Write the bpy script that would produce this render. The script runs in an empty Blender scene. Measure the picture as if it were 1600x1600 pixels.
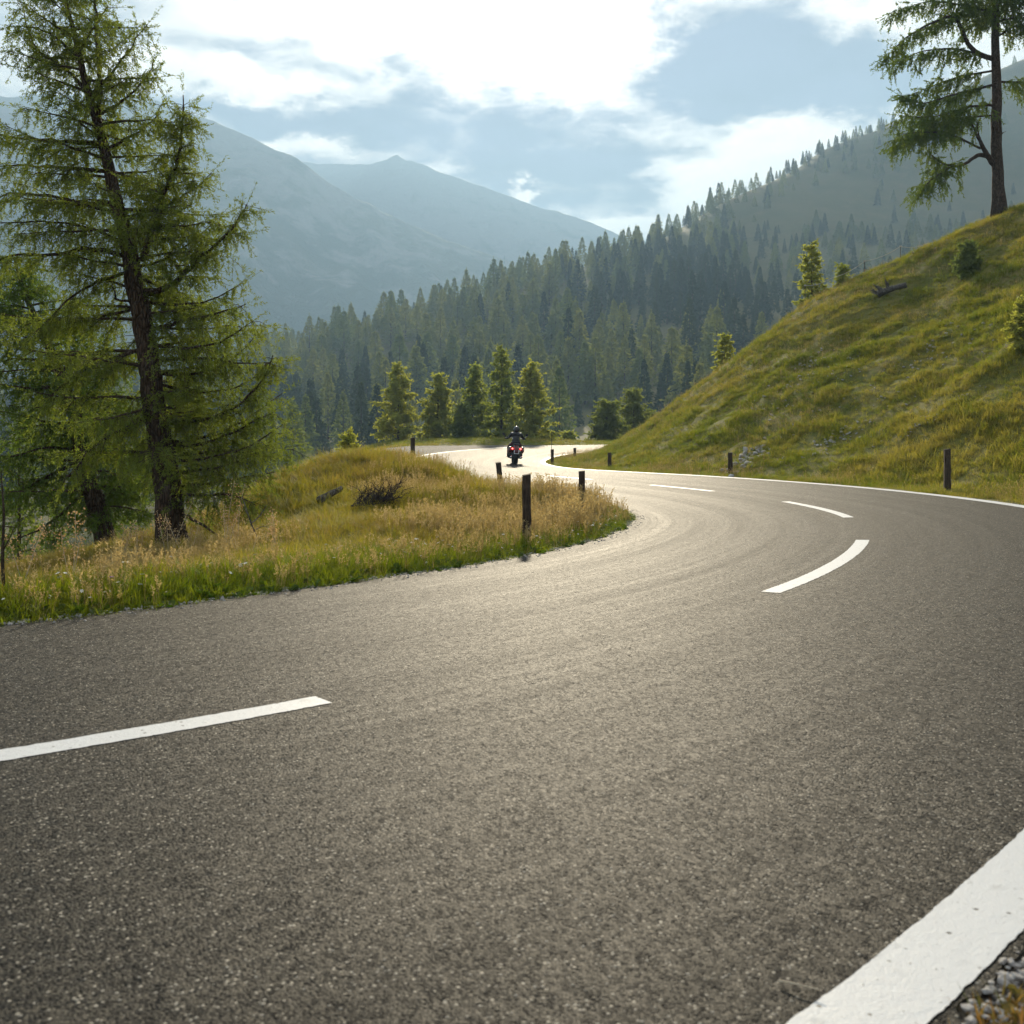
import bpy, bmesh, math
import numpy as np
from mathutils import Vector, Matrix

R = math.radians
scene = bpy.context.scene
COL = scene.collection

# ------------------------------------------------------------------ camera
CAM_H, HOR, FPX, CX = 1.2, 680.0, 1600.0, 800.0
cd = bpy.data.cameras.new('camera')
cam = bpy.data.objects.new('camera', cd); COL.objects.link(cam)
cam.location = (0, 0, CAM_H); cam.rotation_euler = (R(90), 0, 0)
cd.sensor_width = 36; cd.lens = 36; cd.shift_y = -0.075
cd.clip_start = 0.05; cd.clip_end = 20000
cd.dof.use_dof = True; cd.dof.focus_distance = 15.0; cd.dof.aperture_fstop = 5.0
scene.camera = cam

# ------------------------------------------------------------------ light
SUN_AZ, SUN_EL = 1.5, 21.0          # degrees right of +Y, degrees above the horizon
sd = bpy.data.lights.new('sun', 'SUN'); sd.energy = 5.0; sd.angle = R(2.5); sd.color = (1.0, 0.86, 0.63)
sun = bpy.data.objects.new('sun', sd); COL.objects.link(sun)
sun.rotation_euler = (R(90 - SUN_EL), 0, R(180 - SUN_AZ))
sun.location = (0, 50, 60)
scene.view_settings.view_transform = 'Standard'
scene.view_settings.look = 'None'
scene.view_settings.exposure = 1.7
scene.view_settings.gamma = 1.0
scene.view_settings.use_curve_mapping = False
scene.cycles.use_denoising = True
scene.cycles.max_bounces = 6
scene.cycles.diffuse_bounces = 2
scene.cycles.glossy_bounces = 2
scene.cycles.transmission_bounces = 3
scene.cycles.volume_bounces = 0
scene.cycles.transparent_max_bounces = 8
scene.cycles.sample_clamp_indirect = 6.0
scene.cycles.use_adaptive_sampling = True
scene.cycles.adaptive_threshold = 0.02


class NT:
    """small helper around a node tree"""
    def __init__(s, tree): s.t = tree; s.n = tree.nodes; s.l = tree.links
    def add(s, typ, **kw):
        nd = s.n.new(typ)
        for k, v in kw.items(): setattr(nd, k, v)
        return nd
    def put(s, sock, v):
        if isinstance(v, bpy.types.NodeSocket): s.l.new(v, sock)
        elif v is not None: sock.default_value = v
    def m(s, op, a, b=None, c=None, clamp=False):
        nd = s.add('ShaderNodeMath', operation=op, use_clamp=clamp)
        for i, v in enumerate((a, b, c)):
            if v is not None: s.put(nd.inputs[i], v)
        return nd.outputs[0]
    def vm(s, op, a, b=None, c=None):
        nd = s.add('ShaderNodeVectorMath', operation=op)
        for i, v in enumerate((a, b, c)):
            if v is not None: s.put(nd.inputs[i], v)
        return nd.outputs['Value'] if op in ('DOT_PRODUCT', 'LENGTH', 'DISTANCE') else nd.outputs['Vector']
    def mix(s, f, a, b, blend='MIX'):
        nd = s.add('ShaderNodeMix', data_type='RGBA', blend_type=blend)
        s.put(nd.inputs[0], f)
        for i, v in ((6, a), (7, b)):
            if not isinstance(v, bpy.types.NodeSocket) and len(v) == 3: v = (*v, 1)
            s.put(nd.inputs[i], v)
        return nd.outputs[2]
    def noise(s, vec, scale, detail=4, rough=0.55, dist=0.0, out='Fac'):
        nd = s.add('ShaderNodeTexNoise'); s.put(nd.inputs['Vector'], vec)
        nd.inputs['Scale'].default_value = scale; nd.inputs['Detail'].default_value = detail
        nd.inputs['Roughness'].default_value = rough; nd.inputs['Distortion'].default_value = dist
        return nd.outputs[out]
    def vor(s, vec, scale, feature='F1', out='Distance', rnd=1.0):
        nd = s.add('ShaderNodeTexVoronoi', feature=feature); s.put(nd.inputs['Vector'], vec)
        nd.inputs['Scale'].default_value = scale; nd.inputs['Randomness'].default_value = rnd
        return nd.outputs[out]
    def ramp(s, f, stops):
        nd = s.add('ShaderNodeValToRGB'); s.put(nd.inputs[0], f)
        e = nd.color_ramp.elements
        while len(e) < len(stops): e.new(0.5)
        for el, (p, c) in zip(e, stops):
            el.position = p
            el.color = (c, c, c, 1) if not hasattr(c, '__len__') else (*c, 1)
        return nd.outputs[0]
    def rng(s, v, a, b, c=0.0, d=1.0, smooth=True):
        nd = s.add('ShaderNodeMapRange', interpolation_type='SMOOTHSTEP' if smooth else 'LINEAR')
        for i, x in enumerate((v, a, b, c, d)): s.put(nd.inputs[i], x)
        return nd.outputs[0]
    def sep(s, v):
        nd = s.add('ShaderNodeSeparateXYZ'); s.put(nd.inputs[0], v); return nd.outputs
    def comb(s, x, y, z):
        nd = s.add('ShaderNodeCombineXYZ')
        for i, v in enumerate((x, y, z)): s.put(nd.inputs[i], v)
        return nd.outputs[0]


# ------------------------------------------------------------------ world: blue sky behind broken evening cloud
world = bpy.data.worlds.new('World'); scene.world = world; world.use_nodes = True
w = NT(world.node_tree); w.n.clear()
sky = w.add('ShaderNodeTexSky', sky_type='NISHITA', sun_disc=False)
sky.sun_elevation = R(SUN_EL); sky.sun_rotation = R(SUN_AZ); sky.altitude = 1700; sky.dust_density = 1.5
dirv = w.add('ShaderNodeTexCoord').outputs['Generated']
dn = w.vm('NORMALIZE', dirv)
dx, dy, dz = w.sep(dn)
az = w.m('ARCTAN2', dx, dy)
el = w.m('ARCSINE', dz)
# cloud plane coordinates (perspective of a flat cloud deck)
dzc = w.m('ADD', w.m('MAXIMUM', dz, 0.0), 0.13)
pl = w.comb(w.m('DIVIDE', dx, dzc), w.m('DIVIDE', dy, dzc), 0.0)
n_big = w.noise(pl, 1.15, 7, 0.56, 0.25)
n_fine = w.noise(pl, 4.6, 8, 0.66, 0.3)
ang0 = w.comb(az, el, 0.0)
wrp = w.noise(w.vm('MULTIPLY', ang0, (1.0, 1.9, 1.0)), 7.0, 7, 0.66, 0.0, 'Color')
ang = w.vm('ADD', ang0, w.vm('MULTIPLY', w.vm('SUBTRACT', wrp, (0.5, 0.5, 0.5)), (0.24, 0.11, 0.0)))
def sky_dir(px, py):
    a = math.atan((px - CX) / FPX)
    return a, math.atan((HOR - py) / FPX * math.cos(a))
BLOBS = [  # where the thick (blue grey) and the thin (white) parts of the cloud cover stand
    (1240, 85, 190, 70, .80), (1060, 60, 95, 70, .30), (1345, 150, 90, 36, .40), (1130, 150, 80, 35, .22), (600, 98, 80, 17, .34),
    (420, 80, 90, 32, .26), (530, 185, 210, 30, .46), (330, 150, 90, 22, .26), (740, 245, 190, 34, .36),
    (900, 285, 120, 34, .40), (680, 150, 110, 26, .18), (60, 25, 150, 40, .24), (880, 200, 130, 30, .20), (1075, 225, 60, 18, .22), (1000, 300, 50, 22, .2),
    (480, 20, 130, 36, -.42), (840, 50, 180, 70, -.75), (1270, 212, 190, 36, -.62), (1420, 15, 110, 30, -.55),
    (970, 345, 70, 16, -.5), (820, 297, 20, 15, -.7), (480, 226, 80, 17, -.42), (420, 130, 110, 18, -.3), (60, 85, 180, 34, -.36),
    (260, 110, 100, 26, -.28), (1110, 285, 90, 34, -.35), (690, 275, 70, 14, -.3), (1600, 110, 120, 70, -.4), (640, 20, 120, 40, -.3)]
acc = w.m('ADD', w.m('MULTIPLY', w.m('SUBTRACT', n_big, 0.5), 1.5), w.m('MULTIPLY', w.m('SUBTRACT', n_fine, 0.5), 1.35))
for bx_, by_, rx_, ry_, am in BLOBS:
    a0, e0 = sky_dir(bx_, by_); sx, sy = FPX / rx_, FPX / ry_
    q = w.vm('MULTIPLY_ADD', ang, (sx, sy, 0), (-a0 * sx, -e0 * sy, 0))
    g = w.m('POWER', 0.42, w.vm('DOT_PRODUCT', q, q))
    acc = w.m('MULTIPLY_ADD', g, am, acc)
thick = w.rng(acc, -0.34, 0.42)
veil = w.rng(acc, -1.0, -0.1)
sa, se = R(SUN_AZ), R(SUN_EL)
sdir = (math.sin(sa) * math.cos(se), math.cos(sa) * math.cos(se), math.sin(se))
cosg = w.m('MINIMUM', w.vm('DOT_PRODUCT', dn, sdir), 0.99999)
gam = w.m('ARCCOSINE', cosg)
glow = w.m('ADD', w.m('MULTIPLY', w.m('EXPONENT', w.m('MULTIPLY', gam, -5.5)), 6.0), w.m('MULTIPLY', w.m('EXPONENT', w.m('MULTIPLY', gam, -2.2)), 3.0))
white = w.vm('ADD', (4.7, 4.4, 4.05), w.vm('MULTIPLY', (2.2, 1.95, 1.55), w.comb(glow, glow, glow)))
grey = w.vm('MULTIPLY', (0.62, 0.66, 1.0), w.comb(*[w.m('MULTIPLY_ADD', glow, 0.14, 1.35)] * 3))
tex = w.noise(w.vm('ADD', pl, (3.7, 1.3, 0)), 3.1, 8, 0.62, 0.4)
tw_ = w.m('MULTIPLY_ADD', tex, .9, .55); tg_ = w.m('MULTIPLY_ADD', tex, 1.5, .25)
white = w.vm('MULTIPLY', white, w.comb(tw_, tw_, tw_)); grey = w.vm('MULTIPLY', grey, w.comb(tg_, tg_, tg_))
cloud = w.mix(thick, white, grey)
both = w.mix(w.m('MULTIPLY_ADD', veil, 0.22, 0.76), sky.outputs[0], cloud)
bg = w.add('ShaderNodeBackground'); w.put(bg.inputs[0], both); bg.inputs[1].default_value = 0.07
world.cycles.sampling_method = 'MANUAL'; world.cycles.sample_map_resolution = 512
wo = w.add('ShaderNodeOutputWorld'); w.l.new(bg.outputs[0], wo.inputs[0])

# ------------------------------------------------------------------ mesh helpers
rng = np.random.default_rng(7)
nrm = lambda v: v / np.maximum(np.linalg.norm(v, axis=-1, keepdims=True), 1e-9)

def P(px, py, Y):                      # a point of the photograph at depth Y, in metres
    return np.array([(px - CX) / FPX * Y, Y, CAM_H - (py - HOR) / FPX * Y])
def proj(p):
    p = np.atleast_2d(p); return np.c_[CX + FPX * p[:, 0] / p[:, 1], HOR + FPX * (CAM_H - p[:, 2]) / p[:, 1]]

class MB:
    def __init__(s): s.V = []; s.L = []; s.T = []; s.M = []; s.n = 0
    def add(s, V, F, mi=0):
        V = np.asarray(V, float).reshape(-1, 3)
        if isinstance(F, np.ndarray):
            s.L.append(F.ravel() + s.n); s.T.append(np.full(len(F), F.shape[1])); k = len(F)
        else:
            s.L.append(np.array([i for f in F for i in f]) + s.n); s.T.append(np.array([len(f) for f in F])); k = len(F)
        s.M.append(np.full(k, mi)); s.V.append(V); s.n += len(V); return s
    def mesh(s, name, mats, smooth=False):
        V = np.concatenate(s.V); L = np.concatenate(s.L).astype(np.int32); T = np.concatenate(s.T); M = np.concatenate(s.M).astype(np.int32)
        me = bpy.data.meshes.new(name)
        me.vertices.add(len(V)); me.vertices.foreach_set('co', V.astype(np.float32).ravel())
        me.loops.add(len(L)); me.loops.foreach_set('vertex_index', L)
        me.polygons.add(len(T)); me.polygons.foreach_set('loop_start', np.r_[0, np.cumsum(T)[:-1]].astype(np.int32))
        me.polygons.foreach_set('material_index', M)
        me.polygons.foreach_set('use_smooth', np.full(len(T), smooth))
        for m_ in (mats if isinstance(mats, (list, tuple)) else [mats]): me.materials.append(m_)
        me.update(calc_edges=True); return me
    def build(s, name, mats, parent=None, smooth=False, **kw):
        o = bpy.data.objects.new(name, s.mesh(name, mats, smooth)); COL.objects.link(o); o.parent = parent
        return tag(o, **kw)

def tag(o, label=None, cat=None, group=None, kind=None):
    if label: o['label'] = label
    if cat: o['category'] = cat
    if group: o['group'] = group
    if kind: o['kind'] = kind
    return o
def empty(name, loc, rz=0.0, **kw):
    o = bpy.data.objects.new(name, None); COL.objects.link(o); o.location = loc; o.rotation_euler = (0, 0, rz)
    o.empty_display_size = 0.2
    return tag(o, **kw)
def link_copy(o, parent=None):
    c = o.copy(); COL.objects.link(c); c.parent = parent; return c

def tube(Pts, Rad, n=6, cap=True, flat=None):
    Pts = np.asarray(Pts, float); k = len(Pts); Rad = np.broadcast_to(np.asarray(Rad, float), (k,))
    T = nrm(np.gradient(Pts, axis=0))
    up = np.array([0, 0, 1.0]) if abs(T[0][2]) < 0.9 else np.array([1.0, 0, 0])
    V = []
    a = nrm(np.cross(T[0], up))
    for i in range(k):
        a = nrm(a - T[i] * np.dot(a, T[i])); b = np.cross(T[i], a)
        th = np.arange(n) * 2 * math.pi / n
        V.append(Pts[i] + Rad[i] * (np.cos(th)[:, None] * a + np.sin(th)[:, None] * b))
    V = np.concatenate(V)
    i, j = np.meshgrid(np.arange(k - 1), np.arange(n), indexing='ij')
    F = np.stack([i * n + j, i * n + (j + 1) % n, (i + 1) * n + (j + 1) % n, (i + 1) * n + j], -1).reshape(-1, 4)
    F = [tuple(f) for f in F]
    if cap: F += [tuple(range(n))[::-1], tuple(range((k - 1) * n, k * n))]
    return V, F
def box(c, s, rot=None):
    c = np.asarray(c, float); s = np.asarray(s, float) / 2
    V = np.array([(x, y, z) for x in (-1, 1) for y in (-1, 1) for z in (-1, 1)]) * s
    if rot is not None: V = V @ np.array(rot).T
    return V + c, [(0, 1, 3, 2), (4, 6, 7, 5), (0, 4, 5, 1), (2, 3, 7, 6), (0, 2, 6, 4), (1, 5, 7, 3)]
def smooth_line(Pts, n):
    Pts = np.asarray(Pts, float); s = np.r_[0, np.cumsum(np.linalg.norm(np.diff(Pts, axis=0), axis=1))]
    t = np.linspace(0, s[-1], n); Q = np.stack([np.interp(t, s, Pts[:, i]) for i in range(Pts.shape[1])], -1)
    for _ in range(max(1, n // max(1, len(Pts)) // 2 * 2)): Q[1:-1] = .25 * Q[:-2] + .5 * Q[1:-1] + .25 * Q[2:]
    return Q

def _h(i, j, sd):
    h = (i.astype(np.int64) * 374761393 + j.astype(np.int64) * 668265263 + sd * 974711) & 0x7fffffff
    h = ((h ^ (h >> 13)) * 1274126177) & 0x7fffffff
    return ((h ^ (h >> 16)) & 0xffff) / 65535.0
def vnoise(x, y, sd=0):
    i, j = np.floor(x), np.floor(y); fx, fy = x - i, y - j
    fx = fx * fx * (3 - 2 * fx); fy = fy * fy * (3 - 2 * fy); i = i.astype(int); j = j.astype(int)
    a, b, c, d = _h(i, j, sd), _h(i + 1, j, sd), _h(i, j + 1, sd), _h(i + 1, j + 1, sd)
    return (a * (1 - fx) + b * fx) * (1 - fy) + (c * (1 - fx) + d * fx) * fy - 0.5
def fbm(x, y, sd=0, o=4, g=0.5):
    r = 0; am = 1
    for k in range(o): r = r + am * vnoise(x, y, sd + k * 17); x = x * 2.03 + 5.1; y = y * 2.03 + 1.7; am *= g
    return r

class TPS:
    def __init__(s, pts, reg=0.02):
        s.p = np.asarray(pts, float)[:, :2]; z = np.asarray(pts, float)[:, 2]; n = len(z)
        A = np.zeros((n + 3, n + 3)); A[:n, :n] = s.k(s.p, s.p) + reg * np.eye(n); A[:n, n] = 1; A[:n, n + 1:] = s.p
        A[n:, :n] = A[:n, n:].T; s.w = np.linalg.solve(A, np.r_[z, 0, 0, 0])
    def k(s, a, b):
        r2 = ((a[:, None] - b[None]) ** 2).sum(-1); return 0.5 * r2 * np.log(r2 + 1e-9)
    def __call__(s, X, Y):
        q = np.c_[np.ravel(X), np.ravel(Y)]; out = np.empty(len(q))
        for i in range(0, len(q), 20000):
            c = q[i:i + 20000]; out[i:i + 20000] = s.k(c, s.p) @ s.w[:-3] + s.w[-3] + c @ s.w[-2:]
        return out.reshape(np.shape(X))

# ------------------------------------------------------------------ materials
def principled(name, base=(.5, .5, .5), rough=.7, spec=.3, metal=0.0):
    m_ = bpy.data.materials.new(name); m_.use_nodes = True; t = NT(m_.node_tree)
    b = t.n['Principled BSDF']
    b.inputs['Base Color'].default_value = (*base, 1); b.inputs['Roughness'].default_value = rough
    b.inputs['Specular IOR Level'].default_value = spec; b.inputs['Metallic'].default_value = metal
    return m_, t, b
def bump(t, b, h, strength=.5, dist=.02):
    nd = t.add('ShaderNodeBump'); nd.inputs['Strength'].default_value = strength; nd.inputs['Distance'].default_value = dist
    t.put(nd.inputs['Height'], h); t.l.new(nd.outputs[0], b.inputs['Normal'])
def plain(name, base, rough=.6, spec=.4, metal=0.0, var=.15, scale=20):
    m_, t, b = principled(name, base, rough, spec, metal)
    co = t.add('ShaderNodeTexCoord').outputs['Object']
    n = t.noise(co, scale, 4)
    t.put(b.inputs['Base Color'], t.mix(n, [c * (1 - var) for c in base], [min(1, c * (1 + var)) for c in base]))
    return m_
def leafmat(name, c1, c2, trans=.45, tint=(1.35, 1.3, .75), scale=.8, c3=None, rough=.6, spec=.18):
    m_, t, b = principled(name, c1, rough, spec)
    pos = t.add('ShaderNodeNewGeometry').outputs['Position']
    n = t.noise(pos, scale, 3, .6)
    rnd = t.add('ShaderNodeObjectInfo').outputs['Random']
    f = t.rng(t.m('MULTIPLY_ADD', rnd, .45, t.m('MULTIPLY', n, .85)), .25, .95)
    col = t.mix(f, c1, c2)
    if c3 is not None:
        n2 = t.noise(pos, scale * .37, 3, .6)
        col = t.mix(t.rng(t.m('MULTIPLY_ADD', rnd, .25, n2), .48, .82), col, c3)
    t.put(b.inputs['Base Color'], col)
    tr = t.add('ShaderNodeBsdfTranslucent')
    t.put(tr.inputs[0], t.mix(1.0, col, (*tint, 1), 'MULTIPLY'))
    mx = t.add('ShaderNodeMixShader'); mx.inputs[0].default_value = trans
    t.l.new(b.outputs[0], mx.inputs[1]); t.l.new(tr.outputs[0], mx.inputs[2])
    t.l.new(mx.outputs[0], t.n['Material Output'].inputs[0])
    return m_

M = {}
# asphalt: dark bitumen with pale grit, smoothed a little in the wheel tracks
def asphalt(name, lift=0.0, gloss=0.0):
    m_, t, b = principled(name)
    co = t.add('ShaderNodeTexCoord'); ob = co.outputs['Object']; uv = co.outputs['UV']
    v1 = t.vor(ob, 120, out='Color'); d1 = t.vor(ob, 120)
    g = t.sep(v1)[0]; g2 = t.sep(v1)[1]
    patch = t.noise(ob, .35, 4, .6); mid = t.noise(ob, 3.0, 5, .65)
    us = t.sep(uv)
    track = t.noise(t.comb(t.m('MULTIPLY', us[0], 2.6), t.m('MULTIPLY', us[1], .035), 0), 1.0, 5, .7)
    streak = t.noise(t.comb(t.m('MULTIPLY', us[0], 17), t.m('MULTIPLY', us[1], .10), 3), 1.0, 4, .7)
    stone = t.mix(t.rng(g2, .15, .95), (.006 + lift, .0058 + lift, .0049 + lift), (.042 + lift, .0385 + lift, .0305 + lift))
    stone = t.mix(t.rng(g, .93, .97), stone, (.30, .28, .24))
    base = t.mix(t.rng(d1, .35, .75), stone, (.010 + lift, .0095 + lift, .0085 + lift))
    f = t.m('MULTIPLY_ADD', t.m('SUBTRACT', patch, .5), .5, 1.0)
    f = t.m('MULTIPLY_ADD', t.m('SUBTRACT', mid, .5), .4, f)
    f = t.m('MULTIPLY_ADD', t.m('SUBTRACT', track, .5), .75, f)
    f = t.m('MULTIPLY_ADD', t.m('SUBTRACT', streak, .5), .35, f)
    t.put(b.inputs['Base Color'], t.vm('MULTIPLY', base, t.comb(f, f, f)))
    rgh = t.m('MULTIPLY_ADD', t.m('SUBTRACT', track, .5), -.20, .62 - gloss)
    rgh = t.m('MULTIPLY_ADD', t.m('SUBTRACT', streak, .5), -.13, rgh)
    t.put(b.inputs['Roughness'], t.m('MULTIPLY_ADD', g, .12, rgh))
    b.inputs['Specular IOR Level'].default_value = .11
    # every stone lies at its own small tilt; pits of bitumen between
    nrm_ = t.add('ShaderNodeNewGeometry').outputs['Normal']
    tilt = t.vm('MULTIPLY', t.vm('SUBTRACT', v1, (.5, .5, .5)), (.42, .42, .2))
    tilt2 = t.vm('MULTIPLY', t.vm('SUBTRACT', t.vor(ob, 38, out='Color'), (.5, .5, .5)), (.16, .16, .0))
    fac = t.vm('NORMALIZE', t.vm('ADD', nrm_, t.vm('ADD', tilt, tilt2)))
    nd = t.add('ShaderNodeBump'); nd.inputs['Strength'].default_value = .30; nd.inputs['Distance'].default_value = .008
    t.put(nd.inputs['Height'], t.m('MULTIPLY_ADD', t.rng(d1, .25, .75), -1.0, t.m('MULTIPLY', mid, .3))); t.put(nd.inputs['Normal'], fac)
    t.l.new(nd.outputs[0], b.inputs['Normal'])
    return m_
M['asphalt'] = asphalt('asphalt')
M['asphalt_old'] = asphalt('asphalt_old', .03, -.12)

def paint():
    m_, t, b = principled('road_paint', (.8, .8, .8), .6, .35)
    ob = t.add('ShaderNodeTexCoord').outputs['Object']
    n = t.noise(ob, 60, 4, .7); n2 = t.noise(ob, 9, 4, .6)
    dot = t.m('MULTIPLY', t.rng(t.sep(t.vor(ob, 42, out='Color'))[0], .955, .965), t.rng(t.vor(ob, 42), .34, .22))
    scr = t.rng(t.noise(t.vm('MULTIPLY', ob, (1, .12, 1)), 55, 4, .7), .68, .76)
    chip = t.m('MAXIMUM', t.m('MAXIMUM', t.rng(n, .64, .72), dot), t.m('MAXIMUM', t.m('MULTIPLY', scr, .35), t.m('MULTIPLY', t.rng(n2, .58, .80), .35)))
    col = t.mix(t.m('MULTIPLY', t.noise(ob, 2.5, 4), .35), (.56, .575, .59), (.45, .46, .475))
    t.put(b.inputs['Base Color'], t.mix(chip, col, (.10, .10, .095)))
    bump(t, b, t.m('ADD', t.noise(ob, 120, 3), t.m('MULTIPLY', t.noise(ob, 30, 3), 2.0)), .25, .004)
    return m_
M['paint'] = paint()

def groundmat(name, cols, sc=1.0, soil=(.07, .052, .032), soil_amt=.6):
    m_, t, b = principled(name, cols[0], .9, .1)
    ob = t.add('ShaderNodeTexCoord').outputs['Object']
    a = t.noise(ob, .25 * sc, 5, .6); c = t.noise(ob, 1.6 * sc, 5, .65); f = t.noise(ob, 14 * sc, 4, .7)
    col = t.mix(t.rng(a, .35, .65), cols[0], cols[1])
    col = t.mix(t.rng(c, .42, .72), col, cols[2])
    col = t.mix(t.m('MULTIPLY', t.rng(f, .5, .75), soil_amt), col, soil)
    t.put(b.inputs['Base Color'], col)
    bump(t, b, t.m('ADD', t.m('MULTIPLY', f, .5), c), .9, .15)
    return m_
M['meadow'] = groundmat('meadow_ground', [(.095, .112, .020), (.145, .142, .030), (.19, .160, .050)])
M['valley'] = groundmat('valley_ground', [(.085, .090, .032), (.115, .108, .042), (.13, .112, .052)], .06, (.04, .042, .02))

M['shoulder'] = groundmat('shoulder_soil', [(.12, .10, .080), (.17, .145, .115), (.26, .235, .20)], 6.0, (.03, .025, .02))
def mountmat():
    m_, t, b = principled('mountain_ground', (.1, .1, .06), .95, .05)
    ob = t.add('ShaderNodeTexCoord').outputs['Object']
    a = t.noise(ob, .0035, 6, .62); c = t.noise(ob, .016, 6, .66); z = t.sep(ob)[2]
    col = t.mix(t.rng(a, .4, .62), (.050, .062, .028), (.13, .125, .065))
    col = t.mix(t.rng(t.m('MULTIPLY_ADD', z, .0006, c), .62, .80), col, (.24, .23, .20))
    scrub = t.m('MULTIPLY', t.rng(t.noise(ob, .03, 5, .7), .50, .60), t.rng(z, 180, 20))
    col = t.mix(scrub, col, (.022, .034, .018))
    t.put(b.inputs['Base Color'], col)
    bump(t, b, t.m('ADD', c, t.m('MULTIPLY', a, 2.0)), 1.0, 30)
    return m_
M['mountain'] = mountmat()

def bark(name, c1, c2, sc=1.0):
    m_, t, b = principled(name, c1, .9, .15)
    ob = t.add('ShaderNodeTexCoord').outputs['Object']
    st = t.vm('MULTIPLY', ob, (1, 1, .28))
    v = t.vor(st, 22 * sc, 'DISTANCE_TO_EDGE'); n = t.noise(st, 14 * sc, 5, .65)
    col = t.mix(t.rng(v, .0, .22), [x * .35 for x in c1], c1)
    col = t.mix(t.rng(n, .5, .75), col, c2)
    t.put(b.inputs['Base Color'], col)
    bump(t, b, t.m('ADD', t.rng(v, 0, .3), n), 1.0, .035)
    return m_
M['bark'] = bark('larch_bark', (.105, .070, .048), (.17, .135, .105))
M['twig'] = plain('twig_bark', (.075, .055, .038), .9, .1, var=.3, scale=6)
M['deadwood'] = bark('weathered_wood', (.21, .19, .17), (.36, .34, .32), 1.6)
M['palestick'] = plain('pale_dead_stick', (.50, .43, .32), .8, .2, var=.25, scale=15)
def postmat():
    m_, t, b = principled('post_wood', (.05, .035, .025), .85, .2)
    ob = t.add('ShaderNodeTexCoord').outputs['Object']
    st = t.vm('MULTIPLY', ob, (1, 1, .06))
    n = t.noise(st, 90, 5, .7); k = t.noise(ob, 5, 4, .6)
    col = t.mix(t.rng(n, .35, .65), (.030, .021, .015), (.10, .073, .052))
    col = t.mix(t.rng(k, .55, .75), col, (.15, .12, .09))
    t.put(b.inputs['Base Color'], col); bump(t, b, n, .9, .02)
    return m_
M['post'] = postmat()
M['larch'] = leafmat('larch_needles', (.088, .146, .032), (.168, .210, .046), .54, (1.5, 1.45, .62), 1.3)
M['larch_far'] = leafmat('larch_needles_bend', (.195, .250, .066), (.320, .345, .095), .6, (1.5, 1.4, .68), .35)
M['pine'] = leafmat('pine_needles', (.130, .180, .050), (.225, .255, .075), .55, (1.2, 1.2, .7), .5)
M['forest_larch'] = leafmat('forest_larch_needles', (.098, .142, .048), (.185, .205, .066), .5, (1.35, 1.28, .75), .03, spec=.0)
M['forest_spruce'] = leafmat('forest_spruce_needles', (.030, .050, .026), (.058, .080, .034), .22, (1.2, 1.2, .8), .03, spec=.0)
M['grass_green'] = leafmat('verge_grass_blades', (.095, .160, .014), (.200, .225, .026), .5, (1.45, 1.4, .5), .9)
M['grass_hill'] = leafmat('hill_grass_blades', (.115, .160, .024), (.205, .222, .040), .53, (1.45, 1.38, .5), .6, (.285, .250, .085))
M['grass_mound'] = leafmat('mound_grass_blades', (.175, .200, .024), (.310, .285, .046), .54, (1.45, 1.3, .55), .55, (.250, .195, .070))
M['grass_gold'] = leafmat('dry_grass_stems', (.33, .275, .125), (.50, .43, .23), .5, (1.25, 1.05, .75), .8)
M['herb'] = leafmat('herb_leaves', (.035, .070, .014), (.075, .110, .022), .42, (1.2, 1.4, .5), 2.0, rough=.38)
M['weed_dry'] = leafmat('dry_weed_seeds', (.34, .24, .12), (.50, .38, .22), .45, (1.15, 1.0, .8), 4)
M['petal'] = plain('white_leaf_glint', (.8, .8, .74), .6, .2, var=.05)  # white colour standing in for glints on backlit verge leaves
M['purple'] = plain('purple_petal', (.16, .05, .35), .6, .2, var=.1)
M['stone'] = plain('pale_limestone', (.36, .355, .345), .85, .2, var=.18, scale=2.5)
M['gravel'] = plain('grey_gravel', (.34, .325, .31), .85, .2, var=.3, scale=1.5)

# ------------------------------------------------------------------ the road: centre line, widths, height, bank
C0 = np.array([(-24, -8.2), (-16, -4.3), (-10, -1.2), (-5.5, 1.45), (-1.91, 3.82), (-0.83, 4.57), (1.98, 7.75), (4.0, 11.6), (5, 15.2), (4.95, 18.6),
               (4.36, 21.8), (3.38, 24.6), (1.2, 30), (-0.6, 35.5), (-1.5, 41), (-1.4, 47), (0, 54), (3.2, 60.5), (9, 65.5), (18, 68.5), (32, 70), (60, 71)], float)
def catmull(Pt, n=24):
    out = []; Q = np.vstack([2 * Pt[0] - Pt[1], Pt, 2 * Pt[-1] - Pt[-2]])
    d = lambda a, b: max(np.linalg.norm(b - a), 1e-6) ** .5
    for i in range(1, len(Q) - 2):
        p0, p1, p2, p3 = Q[i - 1:i + 3]; t0 = 0; t1 = d(p0, p1); t2 = t1 + d(p1, p2); t3 = t2 + d(p2, p3)
        for t in np.linspace(t1, t2, n, endpoint=False):
            A1 = (t1 - t) / (t1 - t0) * p0 + (t - t0) / (t1 - t0) * p1; A2 = (t2 - t) / (t2 - t1) * p1 + (t - t1) / (t2 - t1) * p2
            A3 = (t3 - t) / (t3 - t2) * p2 + (t - t2) / (t3 - t2) * p3
            B1 = (t2 - t) / (t2 - t0) * A1 + (t - t0) / (t2 - t0) * A2; B2 = (t3 - t) / (t3 - t1) * A2 + (t - t1) / (t3 - t1) * A3
            out.append((t2 - t) / (t2 - t1) * B1 + (t - t1) / (t2 - t1) * B2)
    out.append(Pt[-1]); return np.array(out)
rc = catmull(C0)
_s = np.r_[0, np.cumsum(np.linalg.norm(np.diff(rc, axis=0), axis=1))]
RS = np.arange(0, _s[-1], .25)
rc = np.c_[np.interp(RS, _s, rc[:, 0]), np.interp(RS, _s, rc[:, 1])]
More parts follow.
